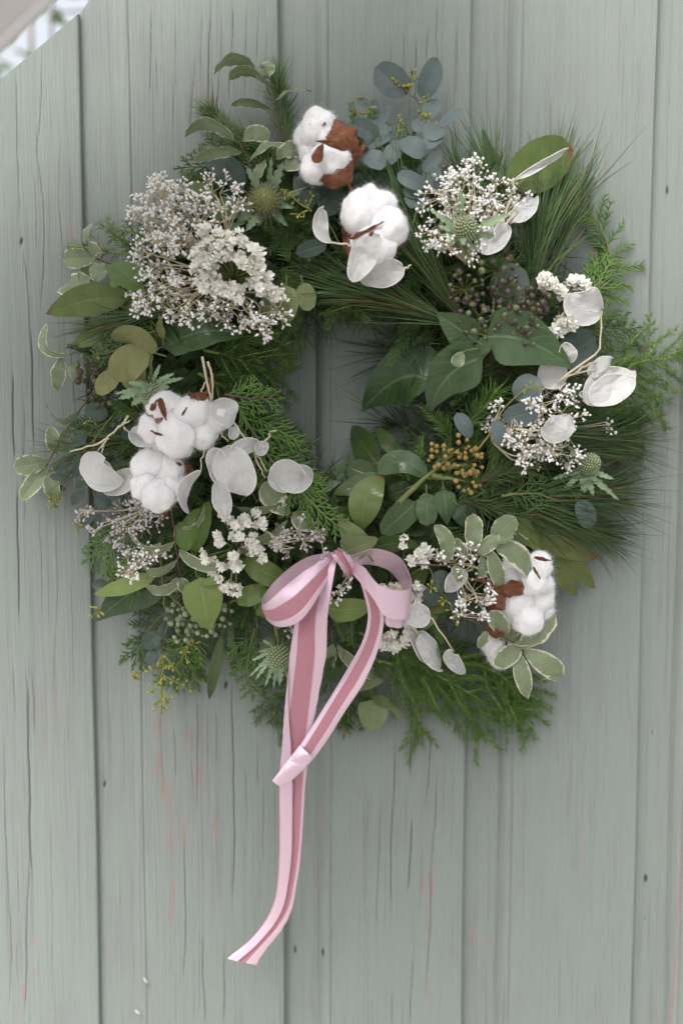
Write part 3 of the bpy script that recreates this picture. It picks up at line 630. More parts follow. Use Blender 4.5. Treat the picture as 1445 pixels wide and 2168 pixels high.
def cedar(label, line, n_side, Lside, off=.0, mat='cedar', cat='cedar frond', group='cedar fronds', name='cedar_frond', r=.00075, stemm='stemgreen', ang=.7):
    x, y = line[0][:2]; t = sprig(name, label, cat, x, y, off, group)
    c = axis_pts(line, off, 16); sm = MB(); sm.tube(c, np.linspace(.0014, .0006, len(c)), 5); mb = MB(); T = nrm(np.gradient(c, axis=0))
    def twig(p, d, L, nn, lvl):
        d = d / np.linalg.norm(d); sd = np.cross(d, nn); n = 7; bend = random.uniform(-.12, .12)
        b = np.array([p + d * L * s + sd * bend * L * s * s + np.array([0, 0, -.06 * L * s * s]) for s in np.linspace(0, 1, n)]); b[:, 1] = np.minimum(b[:, 1], -.003)
        rr = r * (1.0 - .45 * np.linspace(0, 1, n)) * (1 + .25 * (np.arange(n) % 2)); rr[-1] *= .35
        o0 = mb.n; mb.tube(b, rr, 4, False); mb.uv[-1][:, 1] = random.random()
        if lvl > 0:
            m_ = max(3, int(L / .0032))
            for k in range(m_):
                s = .15 + .75 * k / m_; sg = 1 if k % 2 else -1; an = random.uniform(.5, .8)
                twig(b[min(n - 1, int(s * n))], d * math.cos(an) + sg * sd * math.sin(an) + nn * random.uniform(-.15, .2), L * random.uniform(.28, .42) * (1.15 - s * .7), nn, lvl - 1)
    for k in range(n_side):
        s = (.06 + .92 * k / n_side) * (len(c) - 1.01); i = int(s); p = c[i] + (c[i + 1] - c[i]) * (s - i)
        sd, nn = perp(T[i]); sg = 1 if k % 2 else -1; an = ang * random.uniform(.75, 1.15)
        L = Lside * K * random.uniform(.8, 1.1) * (1.1 - .75 * (s / len(c)) ** 1.5)
        twig(p, T[i] * math.cos(an) + sg * sd * math.sin(an) + nn * random.uniform(-.1, .2), L, nn, 1)
    twig(c[-1], T[-1], Lside * K * .3, perp(T[-1])[1], 1)
    part('stem', sm, M[stemm], t); part('scale_leaves', mb, M[mat], t, stuff=True); return t

# top left
pine('short dark spruce sprig pointing straight up beside the uppermost leafy twig', [(610, 330), (600, 250), (588, 175)], 240, 62, .4, -.010, 'pine', .00055, 'conifer sprig', 'conifer sprigs', name='conifer_sprig')
pine('short needled dark sprig fanning left above the gypsophila, its tip by the cracked board', [(610, 360), (520, 300), (450, 245)], 300, 62, .45, -.010, 'pine', .0005, 'conifer sprig', 'conifer sprigs', name='conifer_sprig')
cedar('bright tipped cedar frond reaching left under the two drooping cream edged leaves', [(580, 390), (490, 350), (395, 352)], 18, 95, -.006, 'cedardark')
cedar('cedar frond with fresh green tips behind the upper left twig of cream edged leaves', [(590, 350), (530, 325), (440, 305)], 16, 80, -.004, 'cedar')
# left
fern('sparse juniper like sprig with stiff needles above the long bay leaf', [(400, 545), (300, 535), (220, 525), (140, 515)], 7, 75, -.004, 'fern', 'juniper sprig', 'juniper sprigs', 'juniper_sprig', 11, .30, 'stemyellow')
fern('juniper like sprig standing up left of the cream flowers above the gypsophila edge', [(390, 520), (300, 500), (222, 482)], 6, 60, -.008, 'ferndark', 'juniper sprig', 'juniper sprigs', 'juniper_sprig', 11, .4)
pine('bundle of long grey green pine needles lying flat under the long bay leaf', [(420, 640), (350, 655), (290, 670)], 120, 165, .10, .016, 'pine', .0006)
cedar('small bright cedar tip pointing left above the curled olive leaves', [(345, 700), (290, 705), (215, 690)], 12, 45, .018, 'cedar')
cedar('small cedar tip drooping left beside the curled olive leaves over the bare wall', [(300, 715), (240, 740), (195, 752)], 10, 45, .012, 'cedar')
pine('loose tuft of thin pine needles on the left behind the lower cotton bolls', [(330, 930), (240, 935), (180, 950)], 150, 150, .32, -.006, 'pine', .00042)
# inner left and hole
fern('dark feathery asparagus fern hanging into the hole of the wreath on its left side', [(430, 740), (520, 770), (600, 800)], 14, 110, .002, 'ferndark')
fern('asparagus fern curling along the upper left rim of the hole', [(470, 690), (560, 710), (625, 750)], 12, 100, -.004, 'fern')
fern('dark asparagus fern between the round bay leaf and the small upright cedar tip', [(420, 790), (500, 830), (560, 860)], 10, 90, .002, 'ferndark')
cedar('small yellow green cedar tip on a red twig at the left rim of the hole', [(475, 835), (530, 842), (590, 840)], 12, 60, .030, 'cedar', stemm='stempurple')
cedar('long bright cedar frond sweeping down the lower left rim of the hole', [(500, 850), (545, 930), (600, 1000), (650, 1040)], 22, 120, .012, 'cedar')
cedar('dark cedar frond at the left rim of the hole, tips against the bare wall', [(520, 880), (590, 930), (625, 990)], 18, 90, -.006, 'cedardark')
cedar('bright cedar frond pointing down to the bow knot beneath the large seed pods', [(600, 1000), (650, 1055), (720, 1120)], 16, 70, .030, 'cedar')
# top centre and right pine
pine('thick bunch of long pine needles sweeping left under the central cotton boll', [(975, 690), (900, 660), (790, 625)], 260, 230, .16, .006, 'pine', .00055)
pine('bunch of long pine needles rising behind the central cotton boll', [(985, 690), (930, 600), (870, 480)], 230, 230, .15, .004, 'pine', .00055)
pine('few loose pine needles crossing the hole of the wreath from its right rim', [(960, 740), (900, 745), (850, 745)], 34, 190, .28, -.030, 'pinedark', .00042)
pine('loose needles reaching into the hole below the large ivy leaf', [(900, 930), (850, 900), (820, 900)], 26, 130, .5, -.030, 'pinedark', .00042)
pine('tall upright bunch of pine needles at the upper right around the large olive leaf', [(1120, 640), (1140, 540), (1165, 430)], 420, 215, .20, .000, 'pine', .0005)
pine('pine needles leaning right with the farthest tips at the upper right', [(1140, 620), (1190, 500), (1215, 430)], 110, 190, .17, -.004, 'pine', .00045)
pine('loose pine needles standing up behind the upper right gypsophila', [(1080, 560), (1060, 440), (1040, 380)], 110, 150, .28, -.012, 'pine', .0005)
pine('sparse pine needles between the eucalyptus and the gypsophila at the top', [(1010, 500), (985, 400), (965, 350)], 40, 110, .35, -.008, 'pine', .00045)
fern('dark fern under the long pine needles at the top rim of the hole', [(850, 620), (780, 635), (700, 625)], 8, 70, -.014, 'ferndark')
fern('small dark star shaped fern tip at the top rim of the hole', [(800, 660), (760, 660), (725, 650)], 5, 50, -.012, 'ferndark')
# right
cedar('bright curled cedar frond at the far upper right edge below the needle tips', [(1225, 640), (1290, 560), (1265, 470), (1215, 455)], 20, 85, -.002, 'cedar')
cedar('cedar frond with yellowish tips right of the small cream flowers', [(1230, 640), (1270, 590), (1300, 545)], 14, 70, .000, 'cedar')
cedar('dark flat cedar frond spreading right behind the uppermost right seed pod', [(1215, 700), (1280, 700), (1345, 695)], 18, 75, .000, 'cedardark')
cedar('slim cedar tip standing up alone on the right board joint', [(1350, 790), (1368, 720), (1378, 668)], 9, 38, -.002, 'cedar')
fern('bright feathery asparagus fern reaching out of the picture on the right', [(1240, 790), (1320, 775), (1400, 760), (1470, 745)], 13, 120, .006, 'fern')
fern('asparagus fern drooping right below the large speckled seed pod', [(1230, 830), (1320, 830), (1420, 850)], 12, 110, .004, 'fern')
fern('dark dense fern mass at the right below the drooping fern', [(1200, 860), (1280, 900), (1360, 930)], 14, 110, -.004, 'ferndark')
pine('short reddish tipped heather like sprig behind the big dark ivy leaves', [(980, 800), (1040, 790), (1090, 770)], 190, 42, .9, .004, 'pinedark', .0004, 'heather sprig', 'heather sprigs', name='heather_sprig')
pine('fir sprig with spread needles left of the blue grey leaves on the right', [(990, 900), (1020, 860), (1050, 830)], 130, 55, .7, .010, 'fern', .0004, 'fir sprig', 'fir sprigs', name='fir_sprig')
pine('fir sprig with upswept needles to the right of the orange buds', [(1015, 1020), (1070, 1000), (1110, 985)], 150, 62, .6, .008, 'pine', .0004, 'fir sprig', 'fir sprigs', name='fir_sprig')
pine('big soft pine brush at the lower right with the longest needles over the board joint', [(1050, 1050), (1150, 1050), (1250, 1040)], 420, 190, .30, .000, 'pine', .00045)
pine('pine brush pointing down right above the brown edged bay leaves', [(1050, 1060), (1150, 1090), (1240, 1120)], 320, 170, .26, -.002, 'pine', .00045)
pine('pine needles pointing right past the blurred thistle', [(1130, 960), (1220, 950), (1300, 930)], 230, 160, .34, -.004, 'pine', .00042)
cedar('dark cedar frond above the brown edged bay leaves on the right', [(1060, 1050), (1130, 1040), (1190, 1060)], 14, 60, .010, 'cedardark')
# bottom
fern('long asparagus fern plume arching right along the bottom edge of the wreath', [(800, 1400), (900, 1420), (1000, 1470), (1080, 1530)], 16, 130, .006, 'fern')
fern('asparagus fern plume hanging below the lower right cotton boll', [(930, 1390), (1030, 1420), (1090, 1470), (1135, 1570)], 14, 110, .000, 'fern')
fern('asparagus fern plume with curved tip hanging beside the small heart shaped leaf', [(790, 1390), (850, 1440), (885, 1500), (888, 1570)], 12, 95, .004, 'fern')
fern('asparagus fern plume in the middle of the bottom edge', [(830, 1400), (930, 1450), (980, 1500), (1010, 1560)], 13, 105, .002, 'fern')
fern('dark asparagus fern under the papery seed pods at the bottom', [(760, 1340), (880, 1370), (1020, 1390)], 14, 110, -.006, 'ferndark')
fern('dark fern hanging below the bow between ribbon tail and hairy thistle', [(640, 1330), (610, 1430), (570, 1530)], 13, 110, -.006, 'ferndark')
fern('dark fern low between the two ribbon tails', [(720, 1330), (740, 1430), (740, 1540)], 12, 90, -.008, 'ferndark')
cedar('thin cedar tip hanging left of the heart shaped leaf', [(745, 1420), (735, 1490), (728, 1560)], 9, 40, -.006, 'cedar')
pine('soft pine brush in the right side of the wreath under the gypsophila', [(1080, 900), (1180, 920), (1290, 940)], 300, 150, .45, .002, 'pine', .00042)
pine('short pine tuft between the orange buds and the cream edged leaves', [(980, 1060), (1040, 1075), (1090, 1090)], 160, 90, .6, .004, 'pine', .00042)
fern('bright asparagus fern plume at the lower right end of the bottom edge', [(1000, 1400), (1070, 1440), (1115, 1500)], 13, 95, .006, 'fern')
fern('feathery fern behind the cream flower fan below the right bow loop', [(820, 1370), (870, 1400), (930, 1470)], 12, 100, .004, 'fern')
cedar('bright cedar frond left of the narrow green blades at the bottom left', [(420, 1330), (380, 1400), (350, 1440)], 14, 70, .004, 'cedar')
cedar('green cedar frond between bow and green blades at the bottom', [(540, 1330), (520, 1400), (530, 1470)], 14, 75, .000, 'cedar')
cedar('cedar frond at the left below the dark berry head', [(270, 850), (210, 900), (160, 905)], 14, 70, -.004, 'cedardark')
cedar('green cedar frond beneath the dark pointed ivy leaf at the lower left', [(330, 1190), (270, 1220), (225, 1215)], 14, 70, .002, 'cedar')
# lower left
cedar('dark cedar frond at the lower left edge under the gypsophila', [(310, 1100), (250, 1150), (185, 1185)], 16, 85, -.002, 'cedar')
cedar('dark cedar frond hanging at the lower left behind the pale ivy berries', [(390, 1250), (320, 1330), (285, 1400)], 16, 85, -.006, 'cedardark')
cedar('cedar frond hanging down behind the yellow green buds', [(430, 1290), (400, 1380), (420, 1450)], 14, 75, -.008, 'cedar')
cedar('dark cedar frond behind the lower left cream flowers', [(480, 1240), (420, 1190), (350, 1160)], 14, 85, -.004, 'cedardark')
fern('dark fern between the fresh ivy leaf and the bow', [(560, 1220), (520, 1300), (500, 1380)], 11, 90, -.006, 'ferndark')

# ---------------------------------------------------------------- broad leaves
def single(label, mat, rows, cat='bay sprig', group='bay leaves', name='bay_sprig', prof='lance', off=.012, st=None, **kw):
    x, y = rows[0][:2]; t = sprig(name, label, cat, x, y, off, group)
    leaves(t, M[mat], rows, off, prof=prof, **kw)
    mb = MB()
    for l in (st or [[(r[0] + .25 * (r[0] - r[2]), r[1] + .25 * (r[1] - r[3])), (r[0], r[1]), (r[0] * .8 + r[2] * .2, r[1] * .8 + r[3] * .2)] for r in rows]):
        stem_px(mb, l, 2.0, 1.2, off - .0005, 6, 0, 5)
    part('stem', mb, M['stemgreen'], t); return t
L = single
L('long olive bay leaf with a brown tip pointing left over the wall', 'bay', [(275, 632, 98, 666, 68, dict(roll=10, mid=(190, 634), wave=.08)), (345, 625, 250, 650, 50, dict(off=.004))], off=.010)
L('small bay leaf with a dry tip pointing left beneath the long one', 'bay', [(250, 690, 152, 732, 40, dict(roll=-15))], off=.006)
L('yellowish toothed leaf standing up between the long bay leaf and gypsophila', 'ivylight', [(300, 610, 240, 555, 62, dict(roll=-25, prof='ell')), (262, 590, 232, 600, 26, dict(prof='ell'))], cat='holly leaf', group='holly leaves', name='holly_sprig', off=.034)
L('large dark ivy leaf with a rolled pale edge under the big gypsophila', 'ivy', [(345, 735, 521, 714, 78, dict(roll=18, mid=(440, 702), wave=.1, prof='ivy')), (330, 690, 392, 752, 52, dict(roll=-35, prof='ivy'))], cat='ivy sprig', group='ivy sprigs', name='ivy_sprig', off=.018)
L('curled olive drab leaves drying brown beside the hanging thistle', 'dried', [(330, 748, 242, 722, 62, dict(roll=35, mid=(285, 712))), (318, 752, 246, 806, 74, dict(roll=-20, mid=(272, 770))), (345, 718, 338, 664, 34, dict(roll=45)), (252, 785, 203, 832, 42, dict(roll=10)), (300, 770, 270, 825, 44, dict(roll=20))], cat='leaf spray', group='dried leaf sprays', name='dried_leaf_spray', prof='ell', off=.024)
L('dark bluish leaf lying behind the gypsophila at the upper left', 'eucdark', [(515, 402, 428, 338, 56, dict(mid=(480, 358)))], cat='leaf spray', group='dark leaf sprays', name='leaf_spray', off=.004)
L('olive leaves with a brown torn corner left of the upper thistle', 'bay', [(435, 440, 512, 448, 58, dict(roll=25, prof='ell')), (460, 430, 388, 392, 48, dict(roll=-10, prof='ell'))], off=.010)
L('pair of pale round leaves hanging into the top left of the hole', 'pale', [(606, 603, 604, 682, 58, dict(roll=-8)), (640, 598, 655, 658, 42, dict(roll=14)), (592, 615, 556, 672, 44, dict(roll=20, off=.004))], cat='eucalyptus sprig', group='pale round leaved sprigs', name='eucalyptus_sprig', prof='ell', off=.018)
L('largest dark ivy leaf, rolled along its lower edge, right of the hole', 'ivy', [(918, 812, 764, 872, 140, dict(roll=-14, mid=(845, 802), wave=.05, prof='ivy', fold=.06))], cat='ivy sprig', group='ivy sprigs', name='ivy_sprig', off=.008)
L('broad dark ivy leaf pointing down beside the largest one', 'ivy', [(1022, 756, 908, 874, 104, dict(roll=12, mid=(948, 796), prof='ivy', fold=.14))], cat='ivy sprig', group='ivy sprigs', name='ivy_sprig', off=.026)
L('pair of dark ivy leaves spreading under the purple ivy berries', 'ivy', [(1030, 712, 1212, 780, 118, dict(roll=-12, mid=(1115, 722), prof='ivy', fold=.10)), (1008, 722, 922, 662, 70, dict(roll=12, prof='ivy')), (1030, 715, 1008, 758, 40, dict(prof='ivy'))], cat='ivy sprig', group='ivy sprigs', name='ivy_sprig', off=.026)
L('round bluish leaf behind the purple ivy berries', 'eucdark', [(1060, 650, 1092, 558, 80, dict(roll=0))], cat='eucalyptus sprig', group='dark eucalyptus sprigs', name='eucalyptus_sprig', prof='ell', off=.010)
L('dark bluish leaf behind the pale stem of the right hand seed pods', 'eucdark', [(1180, 770, 1258, 712, 76, dict(roll=10)), (1170, 790, 1215, 830, 50, dict())], cat='eucalyptus sprig', group='dark eucalyptus sprigs', name='eucalyptus_sprig', prof='ell', off=.006)
t = L('olive bay leaf with a clear pale midrib below the hole', 'bay', [(768, 1122, 812, 1006, 70, dict(roll=4, mid=(775, 1055), fold=.08))], off=.016)
L('narrow bay leaf standing up at the lower left corner of the hole', 'baydark', [(690, 1042, 748, 958, 26, dict(roll=12))], off=.002)
L('dark bay leaves at the bottom rim of the hole', 'baydark', [(800, 985, 742, 902, 62, dict(roll=14, off=-.014)), (812, 1004, 705, 1046, 44, dict(roll=-20)), (800, 1012, 730, 985, 52, dict(roll=10)), (760, 1100, 700, 1075, 34, dict(roll=30)), (840, 965, 800, 905, 34, dict(roll=20, off=-.004))], off=.006)
L('two light green heart shaped leaves just above the bow knot', 'pale', [(775, 1170, 716, 1096, 54, dict(roll=14)), (722, 1168, 800, 1140, 56, dict(roll=-8))], cat='eucalyptus sprig', group='pale round leaved sprigs', name='eucalyptus_sprig', prof='heart', off=.020)
L('dark bay leaf pointing right just above the right loop of the bow', 'baydark', [(762, 1178, 890, 1160, 46, dict(roll=-25, mid=(825, 1150)))], off=.010)
L('brown edged olive bay leaves pointing down right behind the lower right cotton', 'brownedge', [(1065, 1100, 1205, 1215, 78, dict(roll=8, mid=(1140, 1130))), (1130, 1135, 1265, 1182, 46, dict(roll=-16)), (1165, 1185, 1222, 1262, 42, dict(roll=14)), (1195, 1175, 1258, 1246, 38, dict(roll=-12, off=-.004))], off=.002)
L('light green bay leaf pointing left at the lower left edge', 'lime', [(332, 1218, 198, 1258, 42, dict(roll=-18, mid=(268, 1240)))], off=.010)
L('dark pointed ivy leaf beneath the light green leaf at the lower left edge', 'ivy', [(345, 1232, 203, 1316, 84, dict(roll=14, mid=(270, 1262), prof='ivy')), (340, 1225, 235, 1225, 50, dict(off=-.002, prof='ivy'))], cat='ivy sprig', group='ivy sprigs', name='ivy_sprig', off=.000)
L('fresh green ivy leaf with a long tip hanging down at the lower left', 'lime', [(424, 1222, 444, 1336, 84, dict(roll=6, prof='ivy', fold=.16)), (420, 1235, 478, 1222, 20, dict(roll=40))], cat='ivy sprig', group='ivy sprigs', name='ivy_sprig', off=.024, st=[[(418, 1195), (414, 1215), (424, 1226), (434, 1262)]])
L('green upright leaves between the lower cotton boll and the cream flowers', 'ivylight', [(385, 1165, 425, 1075, 52, dict(roll=35)), (415, 1170, 442, 1060, 40, dict(roll=-40)), (405, 1165, 380, 1105, 44, dict(roll=10))], off=.012, prof='ell')
L('narrow green blades hanging below the pale ivy berries', 'baydark', [(470, 1340, 443, 1482, 26, dict(roll=20)), (488, 1310, 500, 1438, 22, dict(roll=-30, wave=.3)), (440, 1310, 452, 1405, 60, dict(roll=10, prof='ivy', off=-.004)), (425, 1290, 445, 1385, 50, dict(off=.004, prof='ell'))], off=.000)
L('olive brown leaf lying left of the bow beneath the cream flowers', 'bay', [(515, 1186, 605, 1232, 52, dict(roll=-20, prof='ell'))], off=.014)
L('crinkled green leaf under the olive brown leaf left of the bow', 'ivylight', [(500, 1270, 565, 1245, 44, dict(roll=10, wave=.2, prof='ell')), (545, 1255, 560, 1310, 30, dict(wave=.2, prof='ell', off=.000))], off=.008)
L('yellow green leaf showing between the ribbon tails under the bow knot', 'lime', [(690, 1288, 784, 1282, 54, dict(roll=-10, mid=(735, 1290), prof='ell')), (700, 1285, 740, 1310, 40, dict(prof='ell'))], off=.010)
L('heart shaped olive leaf hanging lowest at the bottom of the wreath', 'pale', [(790, 1482, 786, 1550, 68, dict(roll=6)), (786, 1478, 848, 1534, 26, dict(roll=40, mid=(828, 1496))), (745, 1448, 812, 1440, 34, dict(roll=20)), (770, 1470, 830, 1490, 40, dict(off=-.004))], cat='eucalyptus sprig', group='pale round leaved sprigs', name='eucalyptus_sprig', prof='heart', off=.010, st=[[(775, 1420), (782, 1450), (790, 1486)]])
L('large olive green leaf with a notched end at the upper right', 'bay', [(1085, 402, 1212, 318, 104, dict(roll=-6, mid=(1140, 350), wave=.05))], cat='leaf spray', group='olive leaf sprays', name='leaf_spray', prof='ell', off=.016)
L('dark blades standing up between pine needles at the upper right', 'baydark', [(1050, 400, 1020, 272, 26, dict(roll=20)), (1100, 390, 1092, 322, 24, dict(roll=-10)), (1062, 400, 1040, 310, 20, dict())], off=.000)
L('dark ivy leaves behind the lower thick green stem with orange buds', 'ivy', [(880, 1062, 806, 1130, 64, dict(roll=14)), (902, 1042, 904, 1114, 46, dict(roll=-20)), (938, 1036, 946, 1112, 48, dict(roll=10, prof='ivy')), (905, 1012, 798, 1002, 52, dict(roll=-30, mid=(850, 978))), (870, 1030, 820, 1050, 44, dict(roll=20, off=.004)), (960, 1060, 1000, 1110, 50, dict(roll=0, off=-.002)), (860, 1000, 838, 935, 30, dict(off=.002))], cat='ivy sprig', group='ivy sprigs', name='ivy_sprig', prof='ell', off=.020)
L('olive leaf tucked behind the right loop of the bow', 'bay', [(850, 1260, 905, 1200, 44, dict(roll=14)), (900, 1290, 960, 1262, 40, dict(roll=10)), (860, 1330, 930, 1290, 40, dict())], off=.004)

# ---------------------------------------------------------------- eucalyptus
def bud_sprig(t, lines, n=26, r=3.2, off=.018, mat='yellow'):
    mb = MB(); sm = MB()
    for l in lines:
        c = stem_px(sm, l, 1.9, 1.1, off, 8, .0004, 5)
        for _ in range(max(3, n // len(lines))):
            s = random.uniform(.25, 1) * (len(c) - 1.01); i = int(s); p = c[i]; d = nrm(np.random.normal(0, 1, 3) + np.array([0, -.5, 0])) ; q = p + d * random.uniform(.0025, .006)
            sm.tube(np.array([p, (p + q) / 2, q]), .0004, 4); mb.ball(q, r * K * random.uniform(.55, .95), d, 5, 4, 1.7)
    part('bud_stem', sm, M['stemyellow'], t, stuff=True); part('buds', mb, M[mat], t, stuff=True)
G_ = 'blue grey eucalyptus sprigs'
t = sprig('eucalyptus_sprig', 'tall blue grey eucalyptus sprig rising highest above the wreath at the top', 'eucalyptus sprig', 880, 470, .012, G_)
stem(t, [[(872, 480), (893, 395), (900, 300), (902, 215)], [(902, 262), (888, 220), (864, 195)]], M['stemgreen'], 1.8, 1.0, .014)
leaves(t, M['euc'], [(862, 200, 793, 142, 66, dict(roll=8)), (893, 210, 926, 122, 50, dict(roll=-10)), (928, 270, 977, 228, 24, dict(roll=20)), (902, 252, 922, 210, 36, dict(roll=12, off=.008)), (903, 278, 873, 256, 30, {}), (898, 292, 934, 268, 46, dict(roll=15)), (900, 328, 846, 296, 48, dict(roll=-10, off=.022)), (898, 316, 932, 278, 34, dict(roll=20)), (898, 396, 840, 368, 34, dict(roll=10, off=.022)), (893, 362, 937, 322, 28, dict(roll=-25, off=.024)), (888, 402, 922, 345, 56, dict(roll=0, off=.008)), (894, 410, 852, 400, 30, {}), (872, 436, 910, 420, 18, dict(roll=20)), (878, 440, 858, 414, 24, {})], .016)
bud_sprig(t, [[(864, 197), (868, 175), (872, 148)], [(862, 196), (848, 178), (838, 174)], [(900, 280), (903, 240), (905, 195)], [(900, 262), (884, 234)], [(902, 272), (922, 255)]], 50, 3.4)
t = sprig('eucalyptus_sprig', 'shorter blue grey eucalyptus sprig right of the uppermost cotton boll', 'eucalyptus sprig', 835, 440, .012, G_)
stem(t, [[(838, 450), (820, 350), (795, 275), (770, 205)], [(815, 330), (845, 300), (848, 240)]], M['stemgreen'], 1.7, .9, .012)
leaves(t, M['euc'], [(800, 288, 744, 260, 40, dict(roll=10)), (794, 272, 820, 222, 34, dict(roll=14)), (796, 282, 826, 268, 28, {}), (817, 350, 766, 326, 44, dict(roll=-8, off=.020)), (818, 348, 850, 294, 40, dict(roll=14)), (780, 316, 832, 284, 18, dict(roll=25)), (775, 225, 760, 208, 22, {}), (780, 235, 800, 215, 22, {}), (845, 310, 838, 260, 16, dict(roll=40)), (830, 400, 800, 372, 36, dict(off=.004))], .014)
bud_sprig(t, [[(778, 240), (770, 215), (768, 205)], [(776, 238), (755, 240), (745, 245)], [(780, 240), (786, 222)], [(840, 290), (848, 240)]], 32, 3.2)
t = sprig('eucalyptus_sprig', 'dark eucalyptus leaves below the uppermost cotton boll', 'eucalyptus sprig', 690, 470, .008, 'dark eucalyptus sprigs')
stem(t, [[(720, 520), (690, 460), (670, 400)]], M['stemgreen'], 1.5, .9, .010)
leaves(t, M['eucdark'], [(658, 440, 640, 360, 54, dict(roll=5)), (693, 458, 706, 384, 54, dict(roll=-8)), (672, 432, 690, 405, 34, dict(roll=30)), (692, 516, 625, 536, 34, dict(roll=14)), (745, 420, 760, 365, 50, dict(off=-.006)), (730, 440, 780, 400, 44, dict(off=-.004))], .012)
t = sprig('bud_sprig', 'yellow green budding twig beside the dark leaves under the uppermost cotton boll', 'bud twig', 600, 408, .022)
bud_sprig(t, [[(660, 448), (630, 425), (595, 402)], [(650, 440), (662, 412)], [(652, 445), (626, 455)], [(612, 412), (600, 400)]], 26, 2.6, .024)
t = sprig('eucalyptus_sprig', 'eucalyptus twig with large round blue grey leaves over the right gypsophila', 'eucalyptus sprig', 1010, 960, .020, G_)
stem(t, [[(1000, 965), (1040, 915), (1060, 875), (1100, 830), (1130, 818)], [(1048, 900), (1040, 905)]], M['stemyellow'], 2.2, 1.2, .026)
leaves(t, M['euc'], [(1090, 846, 1140, 800, 60, dict(roll=0, off=.024)), (1140, 868, 1062, 886, 52, dict(roll=6, off=.030)), (1045, 888, 1066, 946, 32, dict(roll=10, off=.030)), (1062, 918, 1098, 942, 26, dict(off=.026)), (966, 874, 996, 926, 36, dict(roll=10, off=.014))], .024)
bud_sprig(t, [[(1100, 832), (1128, 820), (1136, 826)]], 8, 2.2, .034)
t = sprig('eucalyptus_sprig', 'single blue grey leaf hanging in front of the lower right pine needles', 'eucalyptus sprig', 1218, 1050, .014, G_)
stem(t, [[(1180, 1010), (1205, 1035), (1220, 1058)]], M['stemgreen'], 1.2, .8, .014)
leaves(t, M['euc'], [(1222, 1058, 1252, 1116, 44, dict(roll=8)), (1200, 1030, 1160, 1050, 30, dict(off=.002))], .016)
t = sprig('eucalyptus_sprig', 'small dark eucalyptus leaves with green buds at the far left edge', 'eucalyptus sprig', 230, 960, .006, 'dark eucalyptus sprigs')
stem(t, [[(240, 880), (200, 930), (155, 990), (125, 1060)], [(200, 930), (195, 1010), (205, 1080)]], M['stemyellow'], 1.5, .8, .006)
leaves(t, M['eucdark'], [(230, 876, 180, 868, 40, {}), (155, 985, 116, 990, 30, {}), (150, 1012, 106, 1008, 18, {}), (140, 1035, 112, 1032, 16, {}), (160, 1010, 168, 960, 24, {}), (195, 1015, 160, 1030, 20, {}), (200, 1050, 235, 1070, 30, {}), (205, 1085, 172, 1108, 24, {}), (215, 1090, 200, 1115, 24, {}), (180, 1040, 150, 1065, 24, {}), (230, 1050, 262, 1040, 30, {}), (262, 930, 290, 900, 30, {}), (150, 940, 185, 925, 26, {}), (190, 960, 215, 985, 30, {})], .010)
bud_sprig(t, [[(130, 1040), (112, 1058), (100, 1055)], [(128, 1050), (115, 1075)], [(195, 1010), (180, 1000)], [(205, 900), (190, 885)], [(170, 1105), (165, 1120)]], 40, 3.0, .010)
t = sprig('eucalyptus_sprig', 'dark round eucalyptus leaves with hanging yellow green bud clusters at the lower left bottom', 'eucalyptus sprig', 355, 1290, .004, 'dark eucalyptus sprigs')
stem(t, [[(380, 1240), (355, 1320), (340, 1400), (343, 1500)], [(420, 1330), (395, 1370), (390, 1395)]], M['stemyellow'], 1.6, .9, .004)
leaves(t, M['eucdark'], [(338, 1322, 376, 1348, 46, dict(roll=0)), (340, 1340, 302, 1370, 38, {}), (330, 1375, 310, 1408, 28, {}), (345, 1300, 372, 1310, 30, {}), (270, 1180, 250, 1155, 20, {}), (225, 1230, 195, 1240, 20, {}), (345, 1420, 365, 1425, 14, {})], .010)
bud_sprig(t, [[(345, 1385), (335, 1410), (325, 1415)], [(345, 1400), (342, 1450), (342, 1512)], [(343, 1440), (322, 1468)], [(345, 1430), (385, 1450), (392, 1460)], [(344, 1470), (360, 1490)], [(300, 1420), (284, 1436)], [(350, 1390), (385, 1430)], [(390, 1370), (395, 1400)], [(395, 1360), (415, 1370)], [(342, 1480), (328, 1498)], [(215, 1285), (200, 1300)]], 90, 3.6, .024)
t = sprig('eucalyptus_sprig', 'three round dark eucalyptus leaves with a yellow bud tip right of the bow', 'eucalyptus sprig', 920, 1215, .016, 'dark eucalyptus sprigs')
stem(t, [[(905, 1200), (930, 1245), (955, 1285)]], M['stemgreen'], 1.5, .8, .024)
leaves(t, M['eucdark'], [(910, 1226, 954, 1232, 46, dict(roll=4)), (922, 1240, 905, 1282, 42, dict(roll=0)), (935, 1262, 976, 1272, 44, dict(roll=-5))], .020)
bud_sprig(t, [[(950, 1275), (960, 1300), (966, 1312)], [(915, 1225), (912, 1245)], [(948, 1275), (935, 1268)]], 20, 3.0, .026)

